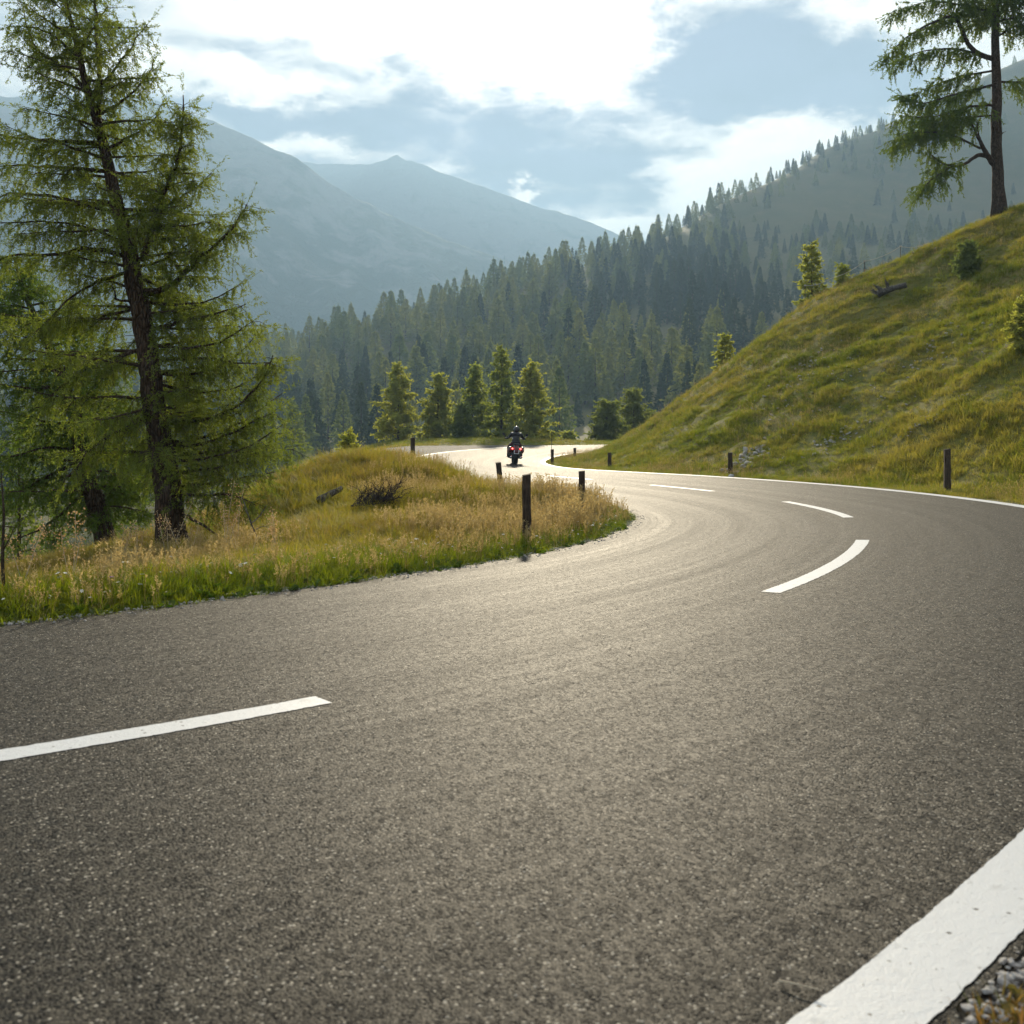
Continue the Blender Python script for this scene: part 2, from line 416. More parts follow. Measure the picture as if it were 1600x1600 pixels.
for _ in range(40): rc[1:-1] = .25 * rc[:-2] + .5 * rc[1:-1] + .25 * rc[2:]
rt = nrm(np.gradient(rc, axis=0)); rn = np.c_[rt[:, 1], -rt[:, 0]]
s_at = lambda Y: RS[np.argmin(abs(rc[:, 1] - Y))]
rz = np.interp(rc[:, 1], [-50, 37, 41, 47, 54, 60, 66, 80], [0, 0, .05, .15, .28, .42, .5, .55])
rb = np.interp(RS, [0, s_at(5), s_at(11), s_at(27), s_at(37), s_at(47), RS[-1]], [0, 0, .035, .035, 0, -.03, -.03])
for _ in range(60): rz[1:-1] = .25 * rz[:-2] + .5 * rz[1:-1] + .25 * rz[2:]; rb[1:-1] = .25 * rb[:-2] + .5 * rb[1:-1] + .25 * rb[2:]
wl = np.interp(RS, [0, s_at(4), s_at(7), s_at(14), s_at(20), RS[-1]], [2.9, 2.9, 3.2, 3.2, 3.05, 3.1])
wr = np.interp(RS, [0, s_at(3.6), s_at(4.3), s_at(5.3), s_at(7), RS[-1]], [3.25, 3.25, 3.14, 2.91, 2.99, 3.08])
for _ in range(20): wl[1:-1] = .25 * wl[:-2] + .5 * wl[1:-1] + .25 * wl[2:]; wr[1:-1] = .25 * wr[:-2] + .5 * wr[1:-1] + .25 * wr[2:]

def road_pt(s, d, dz=0.0):
    f = lambda a: np.interp(s, RS, a)
    return np.stack([f(rc[:, 0]) + f(rn[:, 0]) * d, f(rc[:, 1]) + f(rn[:, 1]) * d, f(rz) + f(rb) * d + dz], -1)
def road_sd(X, Y):
    """arc length and signed offset (right positive) of plan points"""
    q = np.c_[np.ravel(X), np.ravel(Y)]; si = np.empty(len(q)); dd = np.empty(len(q)); rc4 = rc[::6]; off = np.arange(-4, 5)
    for i in range(0, len(q), 20000):
        c = q[i:i + 20000]
        k = (-2 * (c @ rc4.T) + (rc4 ** 2).sum(1)).argmin(1) * 6
        kk = np.clip(k[:, None] + off, 0, len(rc) - 1); k = kk[np.arange(len(c)), ((c[:, None] - rc[kk]) ** 2).sum(-1).argmin(1)]
        v = c - rc[k]; si[i:i + 20000] = RS[k] + (v * rt[k]).sum(1)
        o = (v * rn[k]).sum(1); r = np.linalg.norm(v, axis=1); dd[i:i + 20000] = np.where(np.abs(o) < r * .7, np.sign(o + 1e-9) * r, o)
    return si.reshape(np.shape(X)), dd.reshape(np.shape(X))

# layby outside the far bend
LB0, LB1 = s_at(44), s_at(63.5)
def layby_w(s): return np.interp(s, [LB0, LB0 + 4, LB0 + 13, LB1 - 4, LB1], [0, 3.2, 4.6, 2.0, 0])

# ------------------------------------------------------------------ near ground
ctl = []
for s in np.arange(2, RS[-1], 2.5):
    for d, dz in ((-4.4, .05), (4.4, .08)): ctl.append(tuple(road_pt(s, d, dz)))
add = lambda px, py, Y: ctl.append(tuple(P(px, py, Y)))
# the grassy mound inside the bend
for a in [(430, 775, 17.5), (480, 739, 19), (530, 718, 21.5), (565, 714, 24), (600, 719, 26), (645, 738, 27), (700, 746, 23.5), (760, 757, 20.5), (850, 768, 16.5),
          (560, 790, 15.5), (480, 810, 15.5), (650, 770, 18), (700, 830, 12.5), (400, 850, 13), (500, 855, 11.8)]: add(*a)
# trees' shoulder and the drop on the left
for a in [(270, 870, 15), (172, 872, 17), (330, 845, 16), (380, 808, 17), (30, 928, 10.5), (100, 895, 12.5), (160, 877, 15), (250, 890, 12)]: add(*a)
ctl += [(-9.5, 17, -2.6), (-9, 21, -4.0), (-8.5, 26, -3.4), (-14, 14, -4.2), (-12, 9, -2.0), (-20, 8, -6.0), (-22, 18, -9.5), (-14, 26, -8.0), (-10, 33, -4.5), (-12, 42, -5.0),
        (-22, 30, -12), (-35, 20, -15), (-40, 5, -13), (-30, -3, -5.0), (-38, -18, -3), (-20, -20, 1.5), (-40, 40, -19), (-25, 48, -14), (-14, 52, -3.5), (-14, 62, -2.0), (-18, 72, -4.0), (-30, 65, -14),
        (-6, 30, -.6), (-7, 36, -1.2), (-8.5, 44, -.9), (-45, 70, -22), (-30, 90, -20), (-14, 82, -2.5), (-20, 105, -18), (-5, 110, -14), (15, 112, -13), (40, 110, -8), (65, 110, -2)]
for px in (600, 660, 720, 780, 840, 900, 960): ctl.append(tuple(P(px, 692.5, 76))); ctl.append(tuple(P(px, 694, 83) - (0, 0, .6))); ctl.append(tuple(P(px, 700, 96) - (0, 0, 5)))
# the hill on the right: ridge that ends in the tongue, its back, its face
RIDGE = [(880, 718, 43), (920, 712, 43.5), (960, 698, 45), (1020, 657, 46), (1100, 598, 47), (1180, 536, 47), (1250, 480, 47), (1340, 437, 46), (1440, 397, 45), (1520, 354, 44), (1600, 326, 43), (1720, 285, 42), (1900, 235, 41)]
for a in RIDGE:
    add(*a); p = P(*a)
    if a[0] > 990:
        k = p[2]; ctl.append((p[0] + 1.5, p[1] + 6, k * .80)); ctl.append((p[0] + 2.5, p[1] + 12, max(.4, k * .42)))
for s, (rpx, rpy, rY), bl in ((s_at(15), (1720, 285, 42), .0), (s_at(19), (1600, 326, 43), -.2), (s_at(23), (1440, 397, 45), -.2), (s_at(27), (1250, 480, 47), 0), (s_at(31), (1100, 598, 47), .1), (s_at(35), (1000, 672, 46), .05)):
    a = road_pt(s, 5.2, .35); b = P(rpx, rpy, rY)
    for f in (.33, .66): ctl.append(tuple(a + (b - a) * f + (0, 0, bl)))
ctl += [(12, 4, 1.6), (13, 10, 2.6), (20, 6, 5.0), (24, 18, 8.6), (12, -8, 2.0), (22, -12, 6), (40, 10, 14), (38, 30, 16), (60, 25, 24), (60, 50, 24), (42, 52, 12), (68, 0, 22), (60, -20, 18), (5, -12, .6), (0, -20, 1.0), (8, -3, .8), (3.6, 2.0, .12), (-6, -12, .5)]
tps = TPS(ctl, .15)

def near_height(X, Y):
    z = tps(X, Y)
    s, d = road_sd(X, Y)
    side = np.where(d > 0, np.interp(s, RS, wr), np.interp(s, RS, wl) + layby_w(s))
    zr = np.interp(s, RS, rz) + np.interp(s, RS, rb) * np.clip(d, -8, 5)
    e = np.abs(d) - side
    far = np.clip((e - .3) / 3.0, 0, 1)
    hill = np.clip((z - zr - .6) / 2.5, 0, 1)
    # grassy unevenness: tussocks, trodden terraces on the steep face, one low berm
    bumpy = .16 * fbm(X * .55, Y * .55, 3) + .15 * fbm(X * 1.7, Y * 1.7, 9) + hill * (.36 * fbm(X * .22, Y * .22, 5) + .12 * fbm(X * 2.6, Y * 2.6, 15, 2) +   .07 * np.sin((z + .7 * fbm(X * .3, Y * .3, 21)) * 8.0) * np.clip(fbm(X * .15, Y * .15, 31) + .5, 0, 1))
    z = z + bumpy * far
    lin = np.array([P(1660, 520, 28)[:2], P(1500, 610, 26)[:2], P(1380, 690, 25)[:2], P(1300, 725, 24)[:2]])
    best = np.full(np.shape(X), 1e9)
    for a, b in zip(lin[:-1], lin[1:]):
        ab = b - a; t = np.clip(((X - a[0]) * ab[0] + (Y - a[1]) * ab[1]) / (ab @ ab), 0, 1)
        best = np.minimum(best, np.hypot(X - a[0] - ab[0] * t, Y - a[1] - ab[1] * t))
    z = z + .40 * np.exp(-(best / .75) ** 2) * hill
    k = np.clip((e - .12) / 1.5, 0, 1); k = k * k * (3 - 2 * k)
    verge = zr + .01 - .035 * np.clip(1 - e / .3, 0, 1)
    z = verge * (1 - k) + z * k
    z = np.where(e < -.02, np.minimum(z, zr - .07), z)
    # outer rim sinks out of sight
    rim = np.maximum.reduce([(-38 - X) / 7, (X - 62) / 8, (-18 - Y) / 7, (Y - 104) / 11, np.zeros_like(X)])
    return z - np.clip(rim, 0, 1) ** 2 * 9
GX = np.arange(-45, 70.01, .4); GY = np.arange(-25, 115.01, .4)
gx, gy = np.meshgrid(GX, GY); GZ = near_height(gx, gy)
def grid_mesh(gx, gy, gz):
    h, wd = gx.shape; i, j = np.meshgrid(np.arange(h - 1), np.arange(wd - 1), indexing='ij')
    F = np.stack([i * wd + j, i * wd + j + 1, (i + 1) * wd + j + 1, (i + 1) * wd + j], -1).reshape(-1, 4)
    return np.c_[gx.ravel(), gy.ravel(), gz.ravel()], F
MB().add(*grid_mesh(gx, gy, GZ)).build('ground', M['meadow'], smooth=True, kind='structure')
def gz_at(X, Y):
    X = np.asarray(X, float); Y = np.asarray(Y, float)
    u = np.clip((X - GX[0]) / .4, 0, len(GX) - 1.001); v = np.clip((Y - GY[0]) / .4, 0, len(GY) - 1.001)
    i = v.astype(int); j = u.astype(int); fu = u - j; fv = v - i
    return (GZ[i, j] * (1 - fu) + GZ[i, j + 1] * fu) * (1 - fv) + (GZ[i + 1, j] * (1 - fu) + GZ[i + 1, j + 1] * fu) * fv
def hit(px, py, y0=2.5, y1=112):
    Y = np.arange(y0, y1, .05); X = (px - CX) / FPX * Y; Z = CAM_H - (py - HOR) / FPX * Y
    k = np.nonzero(Z <= gz_at(X, Y))[0]
    k = k[0] if len(k) else len(Y) - 1
    return np.array([X[k], Y[k], gz_at(X[k], Y[k])])
def on_ground(px, Y):
    X = (px - CX) / FPX * Y; return np.array([X, Y, float(gz_at(X, Y))])

# ------------------------------------------------------------------ road surface and markings
def strip(s, d0, d1, nd, dz=0.0, jit=0.0, sd=0):
    s = np.asarray(s, float); V = []; UV = []
    for k in range(nd + 1):
        d = d0 + (d1 - d0) * k / nd
        d = np.broadcast_to(d, s.shape).copy()
        if jit and k in (0, nd): d += jit * (.45 * fbm(s * 5, s * 0 + k * 7.3 + sd, 2, 3) + .9 * fbm(s * 31, s * 0 + k, 4, 2) + .8 * fbm(s * 83, s * 0 + k, 6, 1))
        V.append(road_pt(s, d, dz)); UV.append(np.c_[d, s])
    V = np.stack(V, 1); UV = np.stack(UV, 1); n, k = V.shape[:2]
    i, j = np.meshgrid(np.arange(n - 1), np.arange(k - 1), indexing='ij')
    F = np.stack([i * k + j, i * k + j + 1, (i + 1) * k + j + 1, (i + 1) * k + j], -1).reshape(-1, 4)
    return V.reshape(-1, 3), F, UV.reshape(-1, 2)
def strip_obj(name, mat, parent, *a, **kw):
    V, F, UV = strip(*a, **kw); o = MB().add(V, F).build(name, mat, parent, smooth=True)
    l = o.data.uv_layers.new(name='UVMap'); l.data.foreach_set('uv', UV[F.ravel()].astype(np.float32).ravel()); return o
ss = np.r_[np.arange(0, s_at(12), .035), np.arange(s_at(12), RS[-1], .1)]
edge = lambda W, sgn: sgn * np.interp(ss, RS, W)
road = strip_obj('road', M['asphalt'], None, ss, edge(wl, -1), edge(wr, 1), 12, 0.0, .05)
tag(road, kind='structure')
sl = np.arange(LB0 + .3, LB1 - .3, .25)
lay = strip_obj('layby', M['asphalt_old'], None, sl, -np.interp(sl, RS, wl) + .02, -np.interp(sl, RS, wl) - layby_w(sl), 4, -.004, .06); tag(lay, kind='structure')
sg_ = np.arange(0, s_at(8.5), .1); wg_ = np.interp(sg_, RS, wr)
shoulder = strip_obj('gravel_shoulder', M['shoulder'], None, sg_, wg_ - .04, wg_ + .55, 6, -.012, .04, 3); tag(shoulder, kind='structure')
# road_pt is (x, y) only on the centre line: find arc lengths of the dash ends from the photograph's plan
def dash(a, b):
    s0 = road_sd(np.array([a[0]]), np.array([a[1]]))[0][0]; s1 = road_sd(np.array([b[0]]), np.array([b[1]]))[0][0]
    s = np.arange(s0, s1, .015); o = strip_obj('centre_line_dash', M['paint'], road, s, -.075, .075, 2, .003, .006, int(s0)); return s0, s1
D = [dash((-4.2, 2.35), (-0.80, 4.58)), dash((1.98, 7.80), (4.05, 11.70)), dash((4.98, 14.9), (4.98, 18.5)), dash((4.30, 21.9), (3.40, 24.7))]
for k in (1,):
    s = D[-1][1] + 3.2 + (k - 1) * 6.6; strip_obj('centre_line_dash', M['paint'], road, np.arange(s, s + 3.2, .04), -.07, .07, 2, .005, .006, k)
se_ = np.r_[np.arange(0, s_at(8), .012), np.arange(s_at(8), RS[-1] - .2, .06)]
wr_e = np.interp(se_, RS, wr)
strip_obj('edge_line', M['paint'], road, se_, wr_e - .235, wr_e - .035, 2, .003, .004)
sf = np.arange(s_at(39), RS[-1] - .2, .08); wlf = np.interp(sf, RS, wl)
strip_obj('edge_line', M['paint'], road, sf, -wlf + .10, -wlf + .25, 2, .005, .007, 5)

# ------------------------------------------------------------------ valley, forested slope, mountains
mid = []
for a in [(-300, 640, 430), (0, 650, 450), (200, 630, 480), (300, 615, 500), (400, 590, 510), (560, 545, 530), (700, 503, 560), (860, 462, 600), (1000, 405, 650), (1100, 345, 700), (1250, 268, 780), (1400, 215, 850), (1500, 165, 880), (1600, 142, 900), (1900, 80, 980)]:
    p = P(*a); mid.append(tuple(p))
    mid.append((p[0] + 30, p[1] + 130, p[2] * .72 - 25)); mid.append((p[0] + 60, p[1] + 330, p[2] * .45 - 60))
for a in [(300, 760, 150), (430, 750, 150), (600, 735, 145), (800, 725, 140), (1000, 715, 140), (1200, 690, 150), (1400, 660, 160), (1700, 600, 180), (0, 790, 170), (-300, 820, 180),
          (430, 655, 330), (600, 610, 330), (800, 575, 330), (1000, 530, 340), (1200, 470, 380), (1400, 410, 430), (1600, 370, 450), (1800, 330, 470), (1250, 380, 560), (1420, 315, 640), (1600, 270, 680), (200, 690, 330), (0, 700, 330)]: mid.append(tuple(P(*a)))
mid += [(-200, 60, -30), (-120, 0, -26), (0, 0, -14), (0, 70, -14), (60, 70, -12), (100, 0, 4), (200, 0, 30), (-400, 0, -40), (-120, -200, -20), (200, -200, 40), (-700, 300, -60), (-700, 900, -70), (-300, 900, -60), (700, 100, 120), (900, 500, 260), (-600, 1300, -60), (0, 1300, -50), (900, 1350, 250)]
tm = TPS(mid, 20)
def mid_height(X, Y): return tm(X, Y) + 5 * fbm(X * .012, Y * .012, 41) + 1.6 * fbm(X * .05, Y * .05, 43)
VX = np.arange(-900, 1201, 10.0); VY = np.arange(-300, 1401, 10.0)
vx, vy = np.meshgrid(VX, VY); VZ = mid_height(vx, vy)
inside = (vx > -42) & (vx < 66) & (vy > -22) & (vy < 110)
VZ = np.where(inside, np.minimum(VZ, gz_at(vx, vy) - 5), VZ)
MB().add(*grid_mesh(vx, vy, VZ)).build('valley_slope', M['valley'], smooth=True, kind='structure')
def vz_at(X, Y):
    X = np.asarray(X, float); Y = np.asarray(Y, float)
    u = np.clip((X - VX[0]) / 10, 0, len(VX) - 1.001); v = np.clip((Y - VY[0]) / 10, 0, len(VY) - 1.001)
    i = v.astype(int); j = u.astype(int); fu = u - j; fv = v - i
    return (VZ[i, j] * (1 - fu) + VZ[i, j + 1] * fu) * (1 - fv) + (VZ[i + 1, j] * (1 - fu) + VZ[i + 1, j + 1] * fu) * fv

def mountain(name, sil, Yc, Yf, zf, x0, x1, sd, rough=1.0):
    S = np.array([P(a, b, Yc) for a, b in sil]); st = 11.0
    X, Y = np.meshgrid(np.arange(x0, x1, st), np.arange(Yf, Yc + 600, st))
    zc = np.interp(X, S[:, 0], S[:, 2])
    yc = Yc + 60 * fbm(X * .003, X * 0 + 3, sd)
    t = np.clip((Y - Yf) / (yc - Yf), 0, 1)
    front = zf + (zc - zf) * (t ** 1.15)
    back = zc - (Y - yc) * .5
    z = np.where(Y < yc, front, back)
    amp = np.clip(4 * t * (1.02 - t), .02, 1)
    gul = np.abs(fbm(X * .006 + Y * .0012, Y * .0022, sd + 3, 4)) * -110
    z = z + amp * rough * (gul + 45 * fbm(X * .004, Y * .004, sd + 5, 5)) + 3.0 * fbm(X * .03, X * 0, sd, 3)
    MB().add(*grid_mesh(X, Y, z)).build(name, M['mountain'], smooth=True, kind='structure')
    return X, Y, z
MX1 = mountain('mountain', [(-900, 200), (-300, 165), (0, 146), (150, 142), (240, 153), (300, 172), (340, 188), (400, 218), (460, 247), (520, 290), (600, 330), (700, 372), (800, 402), (900, 432), (1000, 470), (1100, 520), (1300, 600)], 1750, 780, -70, -2400, 700, 50)
mountain('mountain', [(-200, 330), (200, 300), (380, 262), (440, 252), (470, 249), (500, 254), (540, 254), (580, 250), (602, 244), (618, 235), (636, 245), (680, 264), (750, 292), (830, 320), (900, 339), (940, 354), (975, 368), (1100, 388), (1300, 430), (1600, 460), (2200, 470)], 2500, 1500, -60, -1800, 2400, 90, 1.0)

# haze: the air between here and the far ranges
def make_haze():
    V, F = box((0, 1500, 310), (5600, 4400, 840))
    m_ = bpy.data.materials.new('haze_air'); m_.use_nodes = True; t = NT(m_.node_tree); t.n.clear()
    pv = t.add('ShaderNodeVolumePrincipled'); pv.inputs['Color'].default_value = (.43, .69, 1.0, 1); pv.inputs['Density'].default_value = HAZE
    pv.inputs['Anisotropy'].default_value = .15
    o = t.add('ShaderNodeOutputMaterial'); t.l.new(pv.outputs[0], o.inputs['Volume'])
    MB().add(V, F).build('haze', m_, kind='stuff', label='pale blue evening haze filling the valley')
HAZE = 6.0e-4
make_haze()

# ------------------------------------------------------------------ trees
def leaves(O, Dv, Ln, n, l, wd, g, spread=.75, jit=.012):
    """n needle tufts (thin quads) on each twig from O along Dv of length Ln"""
    k = len(O); t = g.uniform(.06, 1.04, (k, n))
    c = O[:, None] + Dv[:, None] * (Ln[:, None] * t)[..., None] + g.normal(0, jit, (k, n, 3))
    a = nrm(Dv[:, None] * .8 + g.normal(0, spread, (k, n, 3)))
    b = nrm(np.cross(a, g.normal(0, 1, (k, n, 3))))
    sz = g.uniform(.6, 1.35, (k, n, 1))
    a = a * l * sz; b = b * wd * sz
    V = np.stack([c - a * .25, c + a * .35 + b, c + a, c + a * .35 - b], 2).reshape(-1, 3)
    F = np.arange(len(V)).reshape(-1, 4); return V, F
def ribbons(O, Dv, Ln, wd, g):
    b = nrm(np.cross(Dv, g.normal(0, 1, Dv.shape))) * wd
    e = O + Dv * Ln[:, None]
    V = np.stack([O - b, O + b, e + b * .5, e - b * .5], 1).reshape(-1, 3); return V, np.arange(len(V)).reshape(-1, 4)

def conifer(name, trunk, limbs=(), nbr=60, t0=.12, env=lambda t: 1, droop=.25, rise=.15, upturn=.12, sp=.15, sec=.55, hang=.9, twig=.22, sp2=.10, nl=14, leaf=(.045, .008),
            seed=1, mats=None, front_gap=0.0, sides=7, trunk_n=None, tw=.0025, **kw):
    g = np.random.default_rng(seed); trunk = np.array(trunk, float)
    base = trunk[0, :3].copy(); root = empty(name, base, **kw)
    T = smooth_line(trunk, trunk_n or max(14, len(trunk) * 3)); T[:, :3] -= base
    Tn = T.copy(); Tn[:, :2] += g.normal(0, .012, (len(T), 2)) * np.minimum(1, T[:, 3:4] * 8)
    rad = T[:, 3].copy(); rad[0] *= 1.30; rad[1] *= 1.08
    Tn[0, 2] -= .25
    V, F = tube(Tn[:, :3], rad, sides + 3)
    MB().add(V, F).build('trunk', mats[0], root, smooth=True)
    axes = []; bm_ = MB()
    for lm in limbs:
        q = np.array(lm['p'], float) - base; q = smooth_line(q, max(8, len(q) * 3)); q[1:] += g.normal(0, .01, q[1:].shape)
        r = np.linspace(lm['r'] * .85, lm['r'] * .08 + .003, len(q))
        V, F = tube(q, r, 6)
        MB().add(V, F).build('limb', mats[0], root, smooth=True)
        if lm.get('cone'):
            for k in range(int(lm['cone'][1])):
                t = .12 + .86 * (k + g.uniform()) / lm['cone'][1]; i_ = int(t * (len(q) - 1)); a = k * 2.4 + g.normal(0, .4); L = lm['cone'][0] * (1 - t) + .14
                f = np.linspace(0, 1, 6)[:, None]; qb = q[i_] + np.array([math.cos(a), math.sin(a), 0]) * L * f + np.array([0, 0, 1.0]) * L * (.25 * f - .3 * f ** 2 + .15 * f ** 3) + g.normal(0, .015, (6, 3)) * f
                bm_.add(*tube(qb, np.linspace(.010, .003, 6), 4)); axes.append((qb, None, .8, .1))
        if lm.get('leaf', 1): axes.append((q, r, lm.get('s', 1.0), lm.get('f0', .22)))
    hgt = np.r_[0, np.cumsum(np.linalg.norm(np.diff(T[:, :3], axis=0), axis=1))]; H = hgt[-1]
    phi = g.uniform(0, 6.28)
    for k in range(nbr):
        t = t0 + (1 - t0) * ((k + g.uniform(0, 1)) / nbr); t = min(t, .995); phi += 2.4 + g.normal(0, .5)
        a = phi
        if front_gap and t < front_gap and math.sin(a) < -.72 and g.uniform() < .38: a = -a
        L = env(t) * g.uniform(.6, 1.12)
        o = np.array([np.interp(t * H, hgt, T[:, i]) for i in range(3)]); out = np.array([math.cos(a), math.sin(a), 0])
        f = np.linspace(0, 1, 7)[:, None]
        rs = rise * (.4 + 1.2 * t) + g.normal(0, .08); dr = droop * (1.15 - .7 * t)
        q = o + out * L * f + np.array([0, 0, 1.0]) * L * (rs * f - dr * f ** 2 + upturn * f ** 3) + np.cumsum(g.normal(0, .022 * L, (7, 3)), 0) * f
        r = np.linspace(.008 + .014 * L, .003, 7)
        bm_.add(*tube(q, r, 4)); axes.append((q, r, 1.0, .15))
    O, Dv, Ln = [], [], []
    for q, r, sc, f0 in axes:
        sl_ = np.r_[0, np.cumsum(np.linalg.norm(np.diff(q, axis=0), axis=1))]; L = sl_[-1]
        at = lambda d: np.stack([np.interp(d, sl_, q[:, i]) for i in range(3)], -1)
        tg = nrm(np.gradient(q, axis=0))
        pos = np.arange(L * f0, L, sp)
        sgn = 1
        for d in pos:
            for sg in (1, -1):
                f = d / L; o = at(np.array([d]))[0]; ax = nrm(np.stack([np.interp(d, sl_, tg[:, i]) for i in range(3)]))
                pr = nrm(np.cross(ax, (0, 0, 1.0)) + 1e-6) * sg
                dr = nrm(pr * .8 + ax * .65 + g.normal(0, .3, 3))
                l2 = sec * sc * (.30 + .75 * (1 - f)) * min(1.5, .35 + .5 * L) * g.uniform(.45, 1.15)
                f2 = np.linspace(0, 1, 4)[:, None]
                q2 = o + dr * l2 * f2 + np.array([0, 0, -1.0]) * l2 * .38 * f2 ** 2 + g.normal(0, .012, (4, 3)) * f2
                bm_.add(*tube(q2, np.linspace(.0055, .0025, 4), 3, cap=False))
                m_ = max(2, int(l2 / sp2)); tt = (np.arange(m_) + g.uniform(0, 1, m_)) / m_
                oo = o + dr * l2 * tt[:, None] + np.array([0, 0, -1.0]) * l2 * .38 * tt[:, None] ** 2
                dd = nrm(dr * .55 + np.array([0, 0, -hang]) + g.normal(0, .42, (m_, 3)))
                O.append(oo); Dv.append(dd); Ln.append(twig * g.uniform(.45, 1.35, m_))
                # leading shoot
                O.append(q2[2:3]); Dv.append(nrm(dr + (0, 0, -.3))[None]); Ln.append(np.array([twig * g.uniform(.6, 1.1)]))
        m_ = max(3, int(L / (sp2 * .8))); tt = g.uniform(f0 * .7, 1, m_) * L
        O.append(at(tt)); Dv.append(nrm(g.normal(0, .6, (m_, 3)) + (0, 0, -hang * .5))); Ln.append(twig * g.uniform(.4, 1.0, m_))
        O.append(q[-1:]); Dv.append(tg[-1:]); Ln.append(np.array([twig * 1.1]))
    O = np.concatenate(O); Dv = np.concatenate(Dv); Ln = np.concatenate(Ln)
    if bm_.n: 
        bm_.add(*ribbons(O, Dv, Ln, tw, g))
        bm_.build('branches', M['twig'], root, kind='stuff')
    MB().add(*leaves(O, Dv, Ln, nl, leaf[0], leaf[1], g)).build('crown', mats[1], root)
    return root

def tp(Y, *pts):     # trunk points: px, py, radius in metres (, depth shift)
    return [(*P(a[0], a[1], Y + (a[3] if len(a) > 3 else 0)), a[2]) for a in pts]
def lb(Y, r, pts, d=0.0, s=1.0, leaf=1, f0=.14, cone=None):
    n = len(pts); return dict(cone=cone, p=[P(a, b, Y + d * i / (n - 1)) for i, (a, b) in enumerate(pts)], r=r, s=s, leaf=leaf, f0=f0)
LM = (M['bark'], M['larch'])

YA = 15.0
limbsA = [lb(YA, .032, [(245, 600), (300, 615), (360, 610), (408, 585)], .7, 1.1), lb(YA, .032, [(252, 720), (310, 720), (380, 705), (438, 666)], -.9, 1.1), lb(YA, .03, [(235, 540), (300, 545), (360, 530), (394, 503)], -1.0, 1.1),
    lb(YA, .03, [(258, 762), (330, 755), (390, 745), (428, 738)], .5, 1.1), lb(YA, .03, [(222, 470), (280, 478), (330, 470), (378, 440)], .6, 1.0), lb(YA, .03, [(195, 380), (130, 350), (60, 345), (-20, 350)], -.6, 1.1), lb(YA, .03, [(215, 480), (140, 500), (60, 500), (0, 490)], .4, 1.1),
    lb(YA, .03, [(248, 690), (310, 690), (380, 660), (440, 615)], .8, 1.0), lb(YA, .03, [(205, 420), (250, 410), (300, 380), (340, 340)], .7, .9),
    lb(YA, .045, [(153, 194), (157, 134), (151, 47), (148, 0), (146, -70)], .1, .8), lb(YA, .060, [(222, 408), (238, 350), (260, 297), (281, 250), (286, 200), (287, 150)], -.3, .75, f0=.3, cone=(.70, 20)),
    lb(YA, .060, [(213, 455), (245, 455), (269, 447), (300, 415), (330, 388), (369, 350), (385, 318)], -.4, .9, f0=.35, cone=(.42, 11)), lb(YA, .045, [(240, 640), (300, 662), (340, 650), (378, 632), (416, 590), (427, 556)], -.3, .9, cone=(.36, 8)),
    lb(YA, .040, [(248, 690), (300, 700), (360, 678), (432, 640)], .3), lb(YA, .038, [(250, 740), (320, 735), (370, 725), (425, 690)], -.2),
    lb(YA, .050, [(165, 225), (110, 222), (60, 218), (0, 213), (-40, 200)], -.4, 1.1), lb(YA, .035, [(140, 150), (120, 125), (95, 100), (60, 85), (45, 50), (38, 18)], .2, .7),
    lb(YA, .045, [(183, 320), (130, 320), (80, 305), (20, 300), (-30, 315)], .3, 1.1), lb(YA, .050, [(200, 400), (140, 385), (80, 400), (20, 395), (-40, 420)], -.5, 1.1),
    lb(YA, .030, [(160, 235), (200, 215), (235, 195), (252, 163)], .2, .8), lb(YA, .035, [(205, 425), (150, 440), (100, 470), (60, 520)], -.6),
    lb(YA, .040, [(225, 520), (290, 500), (340, 490), (384, 474)], -.6, 1.1), lb(YA, .040, [(232, 580), (290, 590), (350, 572), (398, 530)], .5, 1.1),
    lb(YA, .040, [(228, 545), (170, 560), (110, 590), (60, 640)], -.4, 1.1), lb(YA, .035, [(240, 650), (190, 670), (140, 700), (95, 760)], -.6), lb(YA, .035, [(255, 770), (310, 775), (360, 770), (400, 790)], -.5),
    lb(YA, .030, [(150, 180), (190, 160), (225, 130), (240, 95)], .2, .7), lb(YA, .03, [(140, 150), (180, 110), (215, 60), (230, 40)], -.2, .7), lb(YA, .03, [(125, 90), (90, 60), (50, 40), (10, 42)], .2, .7),
    lb(YA, .045, [(175, 270), (120, 262), (60, 258), (-10, 260)], .5, 1.0), lb(YA, .03, [(190, 340), (240, 330), (300, 300), (330, 270)], .4, .7), lb(YA, .03, [(215, 470), (180, 470), (175, 440)], -.5, .3, 0),
    lb(YA, .045, [(236, 620), (225, 640), (205, 660), (190, 690)], -.6, .4, 0), lb(YA, .035, [(275, 800), (310, 815), (345, 840), (360, 850)], -.8, .4, 0), lb(YA, .035, [(262, 800), (290, 830), (300, 850)], -.5, .3, 0)]
conifer('larch_tree', tp(YA, (270, 872, .25), (266, 820, .215), (262, 760, .20), (250, 680, .175), (240, 620, .165), (232, 560, .155), (222, 500, .145), (214, 450, .14), (205, 420, .125), (195, 360, .11), (181, 312, .095), (165, 240, .078), (152, 194, .07), (134, 131, .05), (115, 47, .035), (101, 0, .028), (88, -60, .018), (80, -110, .01)),
        limbsA, nbr=82, front_gap=.8, t0=.14, env=lambda t: 1.6 * (1 - t) ** .55 + .35, seed=11, mats=LM, nl=34, leaf=(.036, .0060), twig=.31, sides=9, sp=.16, hang=1.25, sec=.60,
        label='tall old larch with leaning forked trunk beside the road on the left', cat='tree')
YB = 18.5
